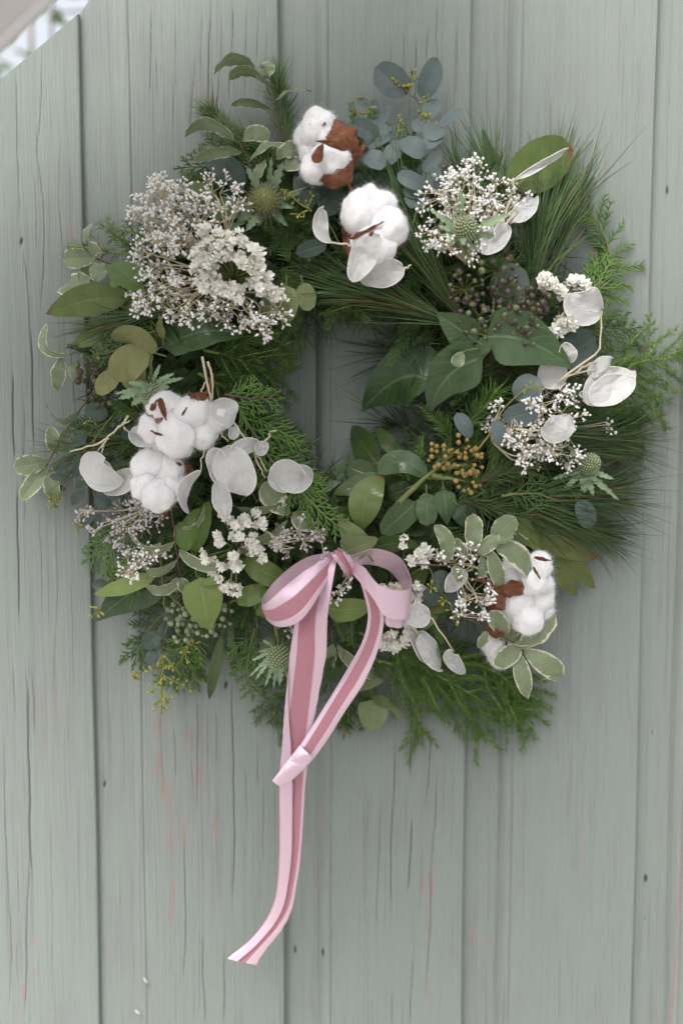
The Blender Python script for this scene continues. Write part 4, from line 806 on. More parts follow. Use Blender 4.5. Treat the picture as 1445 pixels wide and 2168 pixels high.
# ---------------------------------------------------------------- variegated (cream edged) twigs
VG = 'twigs with cream edged leaves'
def pitt(label, stems, rows, off=.014, sm='stembrown', r0=2.0, group=VG):
    x, y = stems[0][0][:2]; t = sprig('variegated_sprig', label, 'leafy twig', x, y, off, group)
    stem(t, stems, M[sm], r0, 1.1, off); 
    for r in rows:
        k = dict(r[5]); ro = k.pop('roll', random.uniform(-25, 25))
        leaf(t, M['pitt'], (r[0], r[1]), (r[2], r[3]), r[4] * .96, off=k.pop('off', off + .002), prof=random.choice(['obov', 'ell', 'lance']), wave=random.uniform(.10, .22), wn=random.uniform(1.8, 3.2), roll=ro, roll1=ro + random.uniform(-38, 38), fold=random.uniform(-.05, .3), **k)
    return t
pitt('uppermost twig with cream edged leaves, standing above the wreath at the top left', [[(596, 330), (590, 270), (575, 215), (563, 172)]],
     [(556, 172, 452, 158, 38, dict(mid=(500, 122), roll=52)), (562, 178, 483, 172, 34, dict(mid=(520, 150), roll=55)), (560, 165, 572, 130, 34, dict(roll=30)), (582, 212, 662, 194, 26, dict(mid=(620, 190), roll=58)), (572, 232, 488, 224, 22, dict(mid=(528, 217), roll=60)), (558, 172, 548, 140, 24, dict(roll=-20))], .006)
pitt('second twig with drooping cream edged leaves at the upper left over the cedar', [[(534, 372), (522, 330), (504, 296)]],
     [(500, 302, 390, 292, 36, dict(mid=(440, 262), roll=52)), (512, 300, 569, 296, 38, dict(mid=(540, 282), roll=20)), (512, 322, 408, 342, 28, dict(mid=(460, 322), roll=50)), (530, 342, 612, 314, 30, dict(mid=(566, 308), roll=50)), (584, 338, 640, 336, 40, dict(roll=24, mid=(612, 318))), (542, 378, 560, 338, 28, dict(roll=20)), (600, 352, 645, 345, 34, dict(roll=0))], .016, 'stempurple')
pitt('cream edged leaves curling at the left edge above the long bay leaf', [[(240, 560), (195, 540), (180, 500)]],
     [(205, 545, 134, 548, 46, dict(roll=20)), (195, 590, 130, 612, 56, dict(roll=-10)), (188, 548, 172, 618, 28, dict(roll=50)), (186, 520, 196, 474, 28, dict(roll=45, mid=(182, 492))), (186, 520, 215, 535, 30, dict(roll=-40)), (195, 560, 222, 590, 44, {})], .000)
pitt('wiry brown twig with curled cream edged leaves over the wall at far left', [[(250, 725), (200, 737), (145, 752)]],
     [(150, 752, 100, 684, 24, dict(mid=(96, 738), roll=48)), (132, 758, 120, 828, 36, dict(roll=4)), (180, 745, 190, 790, 22, dict(roll=35)), (155, 770, 172, 810, 32, dict(off=.000))], .000, 'stempurple', 1.5)
pitt('cream edged leaves of the leftmost twig, lowest tip pointing down left', [[(200, 830), (170, 868), (130, 930), (100, 985)]],
     [(166, 870, 97, 852, 26, dict(mid=(128, 892), roll=48)), (122, 962, 108, 900, 36, dict(roll=-10)), (104, 976, 30, 990, 48, dict(roll=6)), (102, 985, 45, 1058, 40, dict(roll=20)), (108, 990, 116, 1055, 38, dict(roll=0)), (130, 940, 150, 905, 26, {})], .004)
pitt('purple stemmed twig with long curved cream edged leaves at the lower left', [[(362, 1070), (370, 1130), (376, 1180), (382, 1222)]],
     [(370, 1145, 273, 1126, 28, dict(mid=(318, 1166), roll=40)), (375, 1184, 288, 1168, 28, dict(mid=(325, 1212), roll=38)), (381, 1224, 305, 1238, 30, dict(mid=(345, 1250), roll=36)), (382, 1222, 395, 1258, 28, dict(roll=10)), (380, 1224, 360, 1252, 22, dict(roll=-20)), (378, 1160, 476, 1192, 30, dict(mid=(425, 1198), roll=36)), (432, 1065, 385, 1118, 16, dict(mid=(420, 1108), roll=50))], .020, 'stempurple', 1.6)
pitt('wavy cream edged leaves under the large double seed pod', [[(640, 1125), (622, 1100), (590, 1070)]],
     [(612, 1092, 556, 1022, 56, dict(roll=8)), (618, 1086, 664, 1122, 44, dict(roll=-14)), (600, 1068, 492, 1070, 28, dict(mid=(545, 1080), roll=42)), (610, 1100, 508, 1134, 30, dict(mid=(560, 1140), roll=40)), (475, 1085, 458, 1030, 30, dict(roll=30, off=.012))], .020, 'stemgreen', 1.5)
pitt('brown twig with cream edged leaves above the lower right cotton boll', [[(880, 1196), (950, 1196), (1000, 1175), (1042, 1142)]],
     [(1002, 1168, 1000, 1086, 42, dict(roll=8)), (1042, 1142, 1090, 1094, 50, dict(roll=-6)), (1010, 1172, 1056, 1130, 34, dict(roll=30)), (1046, 1156, 1126, 1226, 52, dict(roll=8, mid=(1095, 1176))), (1034, 1160, 1062, 1246, 36, dict(roll=-12)), (938, 1192, 918, 1112, 34, dict(roll=20, mid=(946, 1148))), (1050, 1140, 1120, 1150, 40, dict(off=.010)), (985, 1180, 962, 1140, 26, {}), (1020, 1170, 1018, 1222, 24, dict(roll=40)), (960, 1196, 975, 1232, 24, {}), (1040, 1150, 1086, 1136, 30, dict(off=.036, roll=35))], .030)
pitt('dark twig with a rosette of cream edged leaves over the lowest cotton boll', [[(990, 1310), (1040, 1338), (1100, 1368)], [(1100, 1368), (1150, 1418)]],
     [(1098, 1372, 1172, 1288, 58, dict(roll=-6)), (1062, 1358, 1028, 1304, 46, dict(roll=6, mid=(1056, 1322))), (1100, 1368, 1046, 1408, 46, dict(roll=-20)), (1108, 1374, 1192, 1428, 52, dict(roll=10)), (1094, 1380, 1116, 1480, 40, dict(roll=-8)), (1080, 1356, 1130, 1350, 34, dict(roll=10)), (1096, 1372, 1110, 1412, 30, dict(off=.020)), (1030, 1335, 1012, 1372, 24, {}), (1150, 1416, 1180, 1438, 26, {}), (1066, 1356, 1100, 1322, 24, dict(roll=40))], .032)
pitt('cream edged leaves hanging between the two ribbon tails', [[(700, 1330), (705, 1365)]],
     [(704, 1362, 684, 1440, 34, dict(roll=15)), (712, 1362, 764, 1424, 30, dict(roll=-30)), (750, 1395, 800, 1440, 34, dict(roll=20))], .004, 'stemgreen', 1.4)
pitt('small cream edged leaf hanging over the broad ivy leaf right of the hole', [[(1012, 738), (985, 742), (975, 750)]], [(978, 744, 962, 776, 28, dict(roll=10))], .034, 'stemgreen', 1.2)
pitt('cream edged leaves half hidden on the right edge beneath the fern', [[(1290, 830), (1310, 860)]], [(1330, 835, 1345, 890, 30, dict(roll=10)), (1315, 835, 1318, 885, 30, dict(roll=-15)), (1295, 830, 1305, 862, 36, {})], .000)

# ---------------------------------------------------------------- gypsophila
def gyp(label, root, blobs, off=.03, mat='gyp', rb=2.85, n2=1.0, name='gypsophila_spray', depthj=.016, root_off=-.01):
    """root pixel; blobs: (x, y, rx, ry, count of bud clusters)"""
    t = sprig(name, label, 'gypsophila', root[0], root[1], off, 'sprays of small white gypsophila')
    p0 = P(root[0], root[1], dep(*root) + off + root_off); sm = MB(); bm = MB()
    for bx, by, rx, ry, cnt in blobs:
        hub0 = P(root[0] * .45 + bx * .55, root[1] * .45 + by * .55, dep(bx, by) + off + .002)
        hubs = []
        for k in range(max(2, cnt // 6)):
            a = random.uniform(0, 6.283); q = math.sqrt(random.random()) * .55
            hx, hy = bx + rx * q * math.cos(a), by + ry * q * math.sin(a)
            h = P(hx, hy, dep(hx, hy) + off + random.uniform(-depthj, depthj)); hubs.append(h)
            c = crom([p0, hub0 + np.random.normal(0, .003, 3), h], 8); sm.tube(c, np.linspace(.00075, .0004, 8), 4)
        for k in range(int(cnt * .72)):
            a = random.uniform(0, 6.283); q = random.random() ** .45
            x, y = bx + rx * q * math.cos(a), by + ry * q * math.sin(a)
            e = P(x, y, dep(x, y) + off + random.uniform(-depthj, depthj) * 1.3)
            h = min(random.sample(hubs, min(len(hubs), 5)), key=lambda g: np.linalg.norm(g - e))
            sm.tube(crom([h, (h + e) / 2 + np.random.normal(0, .0012, 3), e], 5), np.linspace(.0004, .00022, 5), 4)
            dr = nrm(e - h + np.array([0, -.002, 0]))
            for _ in range(random.randint(5, 9)):
                d = nrm(dr + np.random.normal(0, .6, 3)); L = random.uniform(.0026, .0085); b = e + d * L
                sm.tube(np.array([e, (e + b) / 2 + np.random.normal(0, .0003, 3), b]), .00018, 4, False)
                r = rb * K * random.uniform(.62, 1.12) * n2
                bm.ball(b, r, d, 6, 5, random.uniform(1.0, 1.35))
                if random.random() < .35:
                    for _k in range(3):
                        bm.ball(b + d * r * .8 + np.random.normal(0, r * .45, 3), r * .5, d, 5, 4, 1.1)
    part('stem', sm, M['stemcream'], t, stuff=True); part('buds', bm, M[mat], t, stuff=True); return t
gyp('largest airy mass of white gypsophila left of the big cream flower cluster', (470, 590), [(345, 455, 62, 78, 74), (400, 480, 60, 60, 44), (330, 545, 52, 60, 44), (330, 615, 55, 50, 46), (385, 640, 55, 40, 40), (345, 405, 30, 28, 14), (300, 475, 20, 24, 8), (375, 680, 26, 18, 8)], .026)
gyp('gypsophila tuft hanging under the big cream flower cluster', (500, 620), [(480, 665, 55, 32, 26), (560, 670, 44, 40, 22), (585, 640, 24, 34, 9), (440, 660, 40, 25, 12), (545, 690, 30, 20, 9)], .024)
gyp('loose gypsophila tips above the big cream flower cluster', (480, 500), [(455, 402, 46, 24, 16), (500, 425, 24, 22, 6), (480, 460, 26, 20, 7)], .030)
gyp('gypsophila spray around the upper right thistle', (990, 560), [(935, 430, 44, 50, 30), (985, 405, 52, 40, 34), (1050, 420, 52, 36, 30), (1000, 360, 26, 20, 10), (925, 490, 36, 36, 20), (965, 525, 50, 26, 22), (1095, 408, 26, 16, 9), (1030, 470, 34, 34, 16), (940, 385, 20, 22, 6)], .020)
gyp('gypsophila spray at the right under the rounded eucalyptus leaves', (1040, 935), [(1170, 840, 48, 26, 20), (1080, 900, 44, 34, 20), (1130, 930, 52, 34, 28), (1185, 950, 42, 40, 24), (1200, 880, 30, 24, 9), (1110, 965, 40, 22, 14), (1288, 893, 14, 14, 4), (1150, 800 + 70, 34, 24, 9), (1060, 862, 16, 18, 5)], .022)
gyp('greyish gypsophila below the lower left cotton boll', (330, 1070), [(285, 1095, 48, 34, 26), (260, 1125, 30, 26, 14), (320, 1085, 30, 24, 10), (185, 1085, 20, 20, 7), (210, 1110, 20, 14, 5)], .016, 'gypgrey', 3.0)
gyp('small gypsophila tuft between the curved cream edged leaves at the lower left', (340, 1150), [(310, 1175, 36, 16, 12), (285, 1195, 26, 26, 14), (270, 1210, 14, 14, 5)], .020)
gyp('dry grey gypsophila left of the bow beside the pointed cedar tip', (560, 1150), [(645, 1125, 40, 24, 18), (675, 1145, 26, 22, 10), (610, 1155, 34, 16, 8), (580, 1130, 16, 14, 5), (525, 1180, 12, 18, 5)], .020, 'gypgrey', 2.8)
gyp('few gypsophila buds peeping out below the bow knot', (740, 1215), [(715, 1252, 20, 14, 7), (735, 1232, 12, 10, 3)], .026)
gyp('gypsophila between the right hand bow loop and the lower right cotton boll', (960, 1190), [(1000, 1190, 30, 26, 18), (1005, 1255, 34, 30, 20), (990, 1300, 28, 18, 9), (925, 1175, 18, 24, 6), (1030, 1225, 20, 20, 7)], .022)
gyp('scrap of gypsophila behind the left bow loop', (630, 1300), [(615, 1318, 20, 12, 6), (625, 1345, 12, 14, 4)], .010, 'gypgrey', 2.8)

# ---------------------------------------------------------------- cream statice
def floret_mesh(seed):
    rs = random.Random(seed); mb = MB(); nu, nv = 20, 4; g = np.zeros((nv + 1, nu + 1, 3)); ph = [rs.uniform(0, 6.28) for _ in range(5)]
    uv = np.zeros((nv + 1, nu + 1, 2))
    for i in range(nv + 1):
        s = i / nv
        for j in range(nu + 1):
            a = 2 * math.pi * j / nu
            lob = 1 + .13 * math.cos(5 * a + ph[0]) + .08 * math.sin(9 * a + ph[1])
            r = s * lob; z = .60 * s ** .8 * (1 - .25 * s) + s * s * (.22 * math.sin(7 * a + ph[2]) + .16 * math.sin(11 * a + ph[3]) + .12 * math.sin(4 * a + ph[4]))
            g[i, j] = (r * math.cos(a), r * math.sin(a), z); uv[i, j] = (s, j / nu)
    mb.grid(g, uv)
    for j in range(5):   # inner papery folds
        a = ph[0] + j * 1.256; c = np.array([math.cos(a) * .3, math.sin(a) * .3, .25]); d = np.array([math.cos(a + 1.1), math.sin(a + 1.1), .3]); u = np.array([math.cos(a) * .5, math.sin(a) * .5, .75])
        mb.grid(np.array([[c - d * .18, c + d * .18], [c + u * .5 - d * .32, c + u * .5 + d * .34], [c + u * .95 - d * .22 + d * .1 * math.sin(j), c + u * .9 + d * .26]]), np.array([[.3, 0], [.3, 1], [.7, 0], [.7, 1], [1, 0], [1, 1]]))
    return mb.mesh('floret', M['petal'])
FL = [floret_mesh(k) for k in range(5)]
def statice(label, root, spots, off=.03, r=13, k=3, group='clusters of papery cream flowers', lean=(0, 0)):
    t = sprig('statice_cluster', label, 'dried flower', root[0], root[1], off, group); sm = MB(); p0 = P(root[0], root[1], dep(*root) + off - .018)
    for x, y, *e in spots:
        rr = e[0] if e else r
        for q in range(k):
            xx, yy = x + random.gauss(0, rr * .55), y + random.gauss(0, rr * .55); dd = dep(xx, yy) + off + random.uniform(-.004, .006)
            c = P(xx, yy, dd); ax = nrm(np.array([(xx - root[0]) * K * 1.0 + random.gauss(0, .012), -.026, -(yy - root[1]) * K * 1.0 + random.gauss(0, .012)]))
            s = rr * K * random.uniform(.8, 1.15)
            inst('floret', random.choice(FL), t, c - ax * s * .7, ax, (s, s, s * random.uniform(.9, 1.4)))
            if q == 0: sm.tube(crom([p0, (p0 + c) / 2 + np.array([0, -.003, 0]), c - ax * s * .6], 6), np.linspace(.0009, .0005, 6), 4)
    part('stem', sm, M['stemgreen'], t, stuff=True); return t
statice('largest arc of papery cream flowers beside the big gypsophila mass', (495, 590), [(436, 488), (432, 512), (462, 498), (480, 510), (503, 497), (515, 505), (455, 525), (490, 535), (508, 545), (420, 545), (412, 565), (440, 555), (432, 585), (428, 605), (450, 600), (468, 618), (490, 618), (510, 625), (470, 545), (544, 540, 15), (540, 565), (548, 580), (540, 600), (555, 612), (570, 618), (583, 630), (425, 520), (446, 540), (472, 528), (445, 572), (462, 600), (480, 605), (562, 595)], .042, 11.5, 4)
statice('small cream flowers beside the uppermost right seed pod', (1185, 645), [(1155, 592), (1165, 600), (1178, 608), (1192, 618), (1208, 588), (1225, 596), (1240, 606), (1212, 605), (1180, 680), (1198, 675), (1205, 695), (1220, 680), (1185, 695), (1148, 600)], .022, 11, 3)
statice('faded cream flowers below the big seed pods at the lower left', (500, 1160), [(480, 1090), (492, 1105), (510, 1098), (545, 1092), (548, 1112), (465, 1132), (500, 1128), (530, 1140), (545, 1160), (552, 1172), (432, 1180), (448, 1190), (470, 1205), (460, 1222), (490, 1180), (500, 1195), (492, 1235), (500, 1250), (476, 1250), (520, 1110), (452, 1215), (602, 1062)], .026, 10.5, 3)
statice('cream flowers inside and beside the right loop of the bow', (850, 1230), [(852, 1150, 9), (886, 1172), (902, 1165), (880, 1190), (895, 1182), (826, 1245), (842, 1252), (862, 1270), (880, 1260), (885, 1245), (870, 1290)], .014, 11.5, 3)
statice('cream flower fan hanging under the right loop of the bow', (845, 1320), [(815, 1358), (830, 1366), (846, 1362), (858, 1350), (866, 1330), (825, 1345), (870, 1310)], .016, 11.5, 3)

# ---------------------------------------------------------------- honesty seed pods
def honesty(label, stems, pods, off=.03, group='honesty sprigs with papery seed pods'):
    x, y = stems[0][0][:2]; t = sprig('honesty_sprig', label, 'honesty sprig', x, y, off, group)
    stem(t, stems, M['stemcream'], 2.6, 1.4, off)
    for r in pods:
        k = dict(prof='pod', fold=.0, wave=.10, wn=1.6, nu=26, nv=18, crumple=.05, crease=.42, rim=(M['rim'], .7), curl=random.uniform(.0, .08), cup=random.uniform(-.08, .14), roll=random.uniform(-18, 18))
        if len(r) > 5: k.update(r[5])
        leaf(t, M['pod'], (r[0], r[1]), (r[2], r[3]), r[4] * .92, off=k.pop('off', off + .004), name='seed_pod', **k)
honesty('honesty sprig with a folded pod at the far left of the lower cotton bolls', [[(272, 880), (250, 905), (222, 935), (205, 958)], [(250, 905), (275, 890)], [(230, 928), (190, 945), (148, 956)], [(220, 938), (216, 960)]],
        [(205, 957, 262, 1018, 78, dict(roll=-22, cup=.35, mid=(212, 998))), (176, 975, 240, 1022, 60, dict(off=.030, roll=12, cup=.2)), (292, 1002, 220, 1040, 52, dict(off=.026, roll=5))], .030)
honesty('honesty pod half hidden at the left of the middle left cotton boll', [[(262, 905), (275, 915)]], [(275, 915, 335, 935, 48, dict(roll=-10))], .024)
honesty('honesty sprig with wrinkled translucent pods hanging over the centre left', [[(428, 755), (440, 820), (452, 880), (450, 930), (455, 960)], [(440, 765), (450, 800), (448, 850)], [(452, 890), (470, 920), (482, 935)], [(450, 925), (430, 960), (424, 1000)], [(448, 930), (446, 990), (460, 1030)], [(425, 850), (426, 830), (436, 808)]],
        [(452, 850, 488, 905, 78, dict(roll=35, cup=.4, off=.040)), (448, 905, 440, 928, 40, dict(roll=30)), (424, 996, 400, 1086, 36, dict(roll=45, mid=(388, 1040), off=.046)), (466, 950, 520, 1050, 92, dict(roll=-6, cup=.12, off=.044, mid=(500, 1000))), (452, 948, 470, 1030, 50, dict(off=.038, roll=20)), (462, 1018, 478, 1098, 42, dict(roll=6, off=.050)), (490, 930, 500, 900, 30, dict(roll=30))], .036)
honesty('honesty sprig with a bright double pod at the lower left rim of the hole', [[(495, 895), (530, 945), (548, 985), (562, 1012)], [(535, 950), (552, 975), (566, 998)], [(540, 948), (566, 930), (572, 915), (586, 912)]],
        [(566, 1008, 645, 1008, 72, dict(roll=-8, cup=.15, off=.046)), (660, 1005, 585, 1022, 62, dict(roll=12, off=.038)), (490, 955, 548, 935, 36, dict(roll=20, off=.044)), (542, 960, 566, 938, 30, dict(roll=-20))], .036)
honesty('narrow teardrop honesty pod left of the central cotton boll', [[(745, 520), (720, 515), (702, 514)]], [(705, 514, 684, 440, 38, dict(roll=20, mid=(680, 490), prof='drop')), ], .036)
honesty('two grey honesty pods hanging under the central cotton boll', [[(800, 545), (805, 535)], [(855, 570), (870, 560)]], [(800, 500, 745, 600, 62, dict(roll=-10, off=.050, mid=(764, 548))), (852, 572, 764, 588, 60, dict(roll=8, off=.040, cup=.2))], .040)
honesty('thin pale honesty pod lying across the large olive leaf', [[(1088, 410), (1087, 385), (1092, 378)]], [(1089, 382, 1190, 324, 20, dict(roll=30, off=.040))], .032)
honesty('honesty sprig with pods among the gypsophila at the upper right', [[(1040, 500), (1068, 460), (1090, 440)], [(1040, 500), (1062, 475), (1080, 420)], [(1050, 490), (1085, 460), (1100, 430)]],
        [(1084, 472, 1135, 416, 40, dict(roll=10)), (1068, 476, 1018, 540, 52, dict(roll=-10)), (1066, 470, 1046, 506, 26, dict(roll=30, off=.042))], .030)
honesty('tall honesty stem with one pod at the far right over the cream flowers', [[(1185, 805), (1230, 770), (1265, 745), (1270, 700), (1273, 658)]], [(1272, 655, 1208, 620, 84, dict(roll=-10, cup=.25, mid=(1232, 645)))], .030)
honesty('largest speckled honesty pods on the right in front of the fern', [[(1180, 810), (1220, 790), (1265, 782)], [(1215, 790), (1250, 768), (1262, 768)]],
        [(1232, 846, 1334, 786, 76, dict(roll=-5, cup=.1, off=.034)), (1238, 852, 1325, 800, 66, dict(roll=10, off=.026)), (1250, 798, 1298, 758, 46, dict(roll=12, off=.026)), (1226, 838, 1240, 832, 16, {})], .024)
honesty('grey honesty pods peeping from behind the dark ivy leaf on the right', [[(1180, 815), (1190, 790)]], [(1190, 812, 1142, 772, 66, dict(roll=0, off=.016)), (1205, 770, 1192, 726, 40, dict(roll=14, off=.024))], .016)
honesty('white fan shaped honesty pod over the right gypsophila', [[(1090, 908), (1130, 912), (1148, 906)]], [(1145, 904, 1208, 876, 62, dict(roll=-8, mid=(1182, 906))), (1172, 934, 1172, 946, 4, {})], .040)
honesty('honesty sprig with three pods hanging below the right loop of the bow', [[(840, 1290), (880, 1290), (908, 1305), (935, 1345), (960, 1380)], [(868, 1325), (882, 1338), (890, 1345)]],
        [(908, 1304, 852, 1300, 56, dict(roll=-14, cup=.2)), (890, 1342, 934, 1418, 50, dict(roll=6)), (872, 1335, 915, 1405, 44, dict(off=.022, roll=14)), (958, 1378, 984, 1426, 38, dict(roll=-20, mid=(958, 1398)))], .028)
honesty('honesty pod behind the three round dark eucalyptus leaves', [[(1000, 1205), (985, 1210)]], [(984, 1206, 940, 1252, 44, dict(roll=8))], .018)

# ---------------------------------------------------------------- cotton bolls
def lump(c, r, seed, sq):
    import bmesh
    bm = bmesh.new(); bmesh.ops.create_icosphere(bm, subdivisions=4, radius=1)
    o = Vector((seed * 1.7, seed * .9, seed * 2.3)); V_ = []
    for v in bm.verts:
        n = v.co.normalized(); k = 1 + .2 * noise.noise(n * 1.4 + o) + .06 * noise.noise(n * 3.2 + o) + .035 * noise.noise(n * 7 + o) + .022 * noise.noise(n * 17 + o) + .012 * noise.noise(n * 34 + o)
        V_.append((n.x * r * k * sq[0], n.y * r * k * sq[1], n.z * r * k * sq[2]))
    f = [tuple(v.index for v in q.verts) for q in bm.faces]; bm.free()
    return np.array(V_) + c, f
def cotton(label, lobes, husks, stems, off=.035, group='open cotton bolls'):
    x = sum(l[0] for l in lobes) / len(lobes); y = sum(l[1] for l in lobes) / len(lobes)
    t = sprig('cotton_boll', label, 'cotton boll', x, y, off, group)
    cen = P(x, y, dep(x, y) + off - .012)
    for k, l in enumerate(lobes):
        dd = dep(x, y) + off + (l[3] if len(l) > 3 else 0) ; c = P(l[0], l[1], dd); r = l[2] * K * .93
        v, f = lump(c, r, random.uniform(0, 90), (random.uniform(.86, 1.12), .9, random.uniform(.86, 1.14)))
        mb = MB(); mb.add(v, f); lo = part('fluff', mb, M['cotton'], t)
        fb = MB()
        idx = np.random.randint(0, len(v), 3400)
        for i in idx:
            n = nrm(v[i] - c); 
            if n[1] > .45: continue
            tg = nrm(np.cross(n, np.random.normal(0, 1, 3))); L = random.uniform(.0010, .0034) * (2.3 if random.random() < .12 else 1); w_ = .000045
            q0 = v[i] - n * .0004; q1 = q0 + n * L * .42 + tg * L * .55; q2 = q0 + n * L * .5 + tg * L * 1.2 + np.random.normal(0, .0004, 3)
            sdv = np.cross(n, tg) * w_
            fb.add([q0 - sdv, q0 + sdv, q1 - sdv, q1 + sdv, q2], [(0, 1, 3, 2), (2, 3, 4)])
        part('fibres', fb, M['fibre'], lo, stuff=True)
    for h in husks:   # bx, by, tx, ty, width, dict
        kw = dict(prof='husk', fold=.0, cup=-.35, wave=.22, wn=2.3, nu=20, nv=10, curl=.12, crumple=.05, off=off, roll=0)
        if len(h) > 5: kw.update(h[5])
        o, G = leaf(t, M['huskleaf'], (h[0], h[1]), (h[2], h[3]), h[4], name='husk', **kw)
        md = o.modifiers.new('thick', 'SOLIDIFY'); md.thickness = .0006
    if stems: stem(t, stems, M['husk'], 4.5, 3.0, off - .012)
    return t
cotton('uppermost cotton boll in a torn brown husk on a bent brown stalk', [(672, 272, 40, 0), (664, 318, 34, -.006), (702, 336, 38, .010), (675, 356, 34, .004), (690, 290, 30, .004), (650, 290, 26, -.004)],
       [(744, 322, 686, 262, 66, dict(roll=-35, off=.046, curl=.34, mid=(730, 282), prof='ell')), (735, 318, 668, 298, 14, dict(off=.064, roll=20, mid=(705, 306), curl=.1)), (742, 330, 678, 384, 50, dict(off=.036, roll=35, mid=(726, 372), curl=.3, prof='ell')), (666, 344, 684, 302, 22, dict(off=.062, curl=.05, roll=10)), (742, 305, 748, 350, 44, dict(off=.030)), (690, 262, 655, 262, 10, dict(off=.058, curl=.05))],
       [[(735, 322), (766, 314), (772, 308)], [(770, 308, .006), (752, 345), (738, 378), (745, 420)]], .034)
cotton('central cotton boll of four soft white lobes above the grey honesty pods', [(760, 452, 42, 0), (803, 432, 34, -.006), (822, 482, 40, .002), (790, 520, 40, .006), (780, 425, 30, -.010), (795, 470, 34, -.004)],
       [(768, 545, 726, 482, 56, dict(roll=10, off=.022, curl=.06)), (740, 505, 812, 468, 12, dict(off=.046, roll=30, curl=.02)), (760, 548, 738, 500, 34, dict(off=.034, roll=-20, curl=.04)), (782, 500, 790, 488, 8, dict(off=.062, curl=.02))], [[(760, 540), (742, 560)]], .030)
cotton('wide cotton boll at the left with dark red husk tips along its top', [(350, 862, 38, .002), (405, 872, 38, .006), (325, 908, 34, 0), (372, 918, 46, .006), (448, 888, 34, .000), (430, 915, 34, .002), (385, 940, 30, .000), (340, 935, 24, -.004)],
       [(320, 905, 334, 834, 44, dict(off=.040, roll=30, curl=.1)), (338, 842, 352, 890, 13, dict(off=.053, roll=10, curl=.04)), (422, 872, 415, 830, 44, dict(off=.044, roll=-10, curl=.05)), (438, 842, 398, 836, 18, dict(off=.048, roll=20, curl=.04)), (452, 872, 432, 838, 26, dict(off=.028, curl=.04)), (318, 868, 334, 845, 14, dict(off=.046, roll=20, curl=.05)), (385, 880, 396, 862, 5, dict(off=.066, curl=.02)), (345, 922, 318, 912, 5, dict(off=.058, curl=.02))], [[(430, 840), (445, 820), (450, 790)]], .032)
cotton('cotton boll just below the wide one, with a dark hollow between its lobes', [(318, 985, 36, 0), (358, 995, 34, .002), (308, 1030, 34, .004), (365, 1030, 34, .004), (335, 1048, 38, .010), (335, 1010, 26, -.010)],
       [(378, 968, 330, 966, 20, dict(off=.030, roll=20, curl=.04)), (404, 1010, 374, 968, 30, dict(off=.022, curl=.04)), (346, 1012, 326, 1006, 9, dict(off=.034, curl=.02)), (352, 1072, 345, 1100, 12, dict(off=.022, curl=.03)), (385, 985, 372, 978, 7, dict(off=.044, curl=.02))], [[(352, 1060), (348, 1095)]], .030)
cotton('upper cotton boll at the lower right, partly covered by cream edged leaves', [(1090, 1200, 32, -.002), (1140, 1198, 34, .000), (1125, 1230, 34, .004), (1080, 1225, 26, .002), (1150, 1235, 24, -.002)],
       [(1112, 1246, 1040, 1254, 40, dict(off=.034, roll=20, curl=.06)), (1130, 1180, 1166, 1188, 8, dict(off=.040, curl=.02)), (1128, 1200, 1142, 1226, 6, dict(off=.046, curl=.02))], [[(1060, 1245), (1020, 1230), (985, 1225)]], .020)
cotton('largest cotton boll at the lower right above the leaf rosette', [(1090, 1268, 42, .004), (1140, 1262, 36, 0), (1115, 1305, 40, .004), (1150, 1290, 22, -.004), (1075, 1300, 26, -.002)],
       [(1068, 1292, 1046, 1240, 30, dict(off=.038, roll=-20, curl=.06)), (1062, 1312, 1112, 1326, 20, dict(off=.024, curl=.04)), (1108, 1246, 1058, 1240, 26, dict(off=.024, curl=.04, roll=20))], [[(1055, 1290), (1020, 1275), (990, 1270)]], .022)
cotton('lowest cotton boll, small and pinched under the leaf rosette', [(1045, 1362, 32, 0), (1072, 1375, 30, 0), (1060, 1392, 26, .000), (1085, 1340, 26, -.002)],
       [(1066, 1348, 1030, 1316, 36, dict(off=.034, roll=10, curl=.05)), (1070, 1346, 1104, 1330, 24, dict(off=.022, curl=.04)), (1066, 1396, 1072, 1352, 6, dict(off=.034, curl=.02))], [[(1060, 1330), (1035, 1310)]], .022)

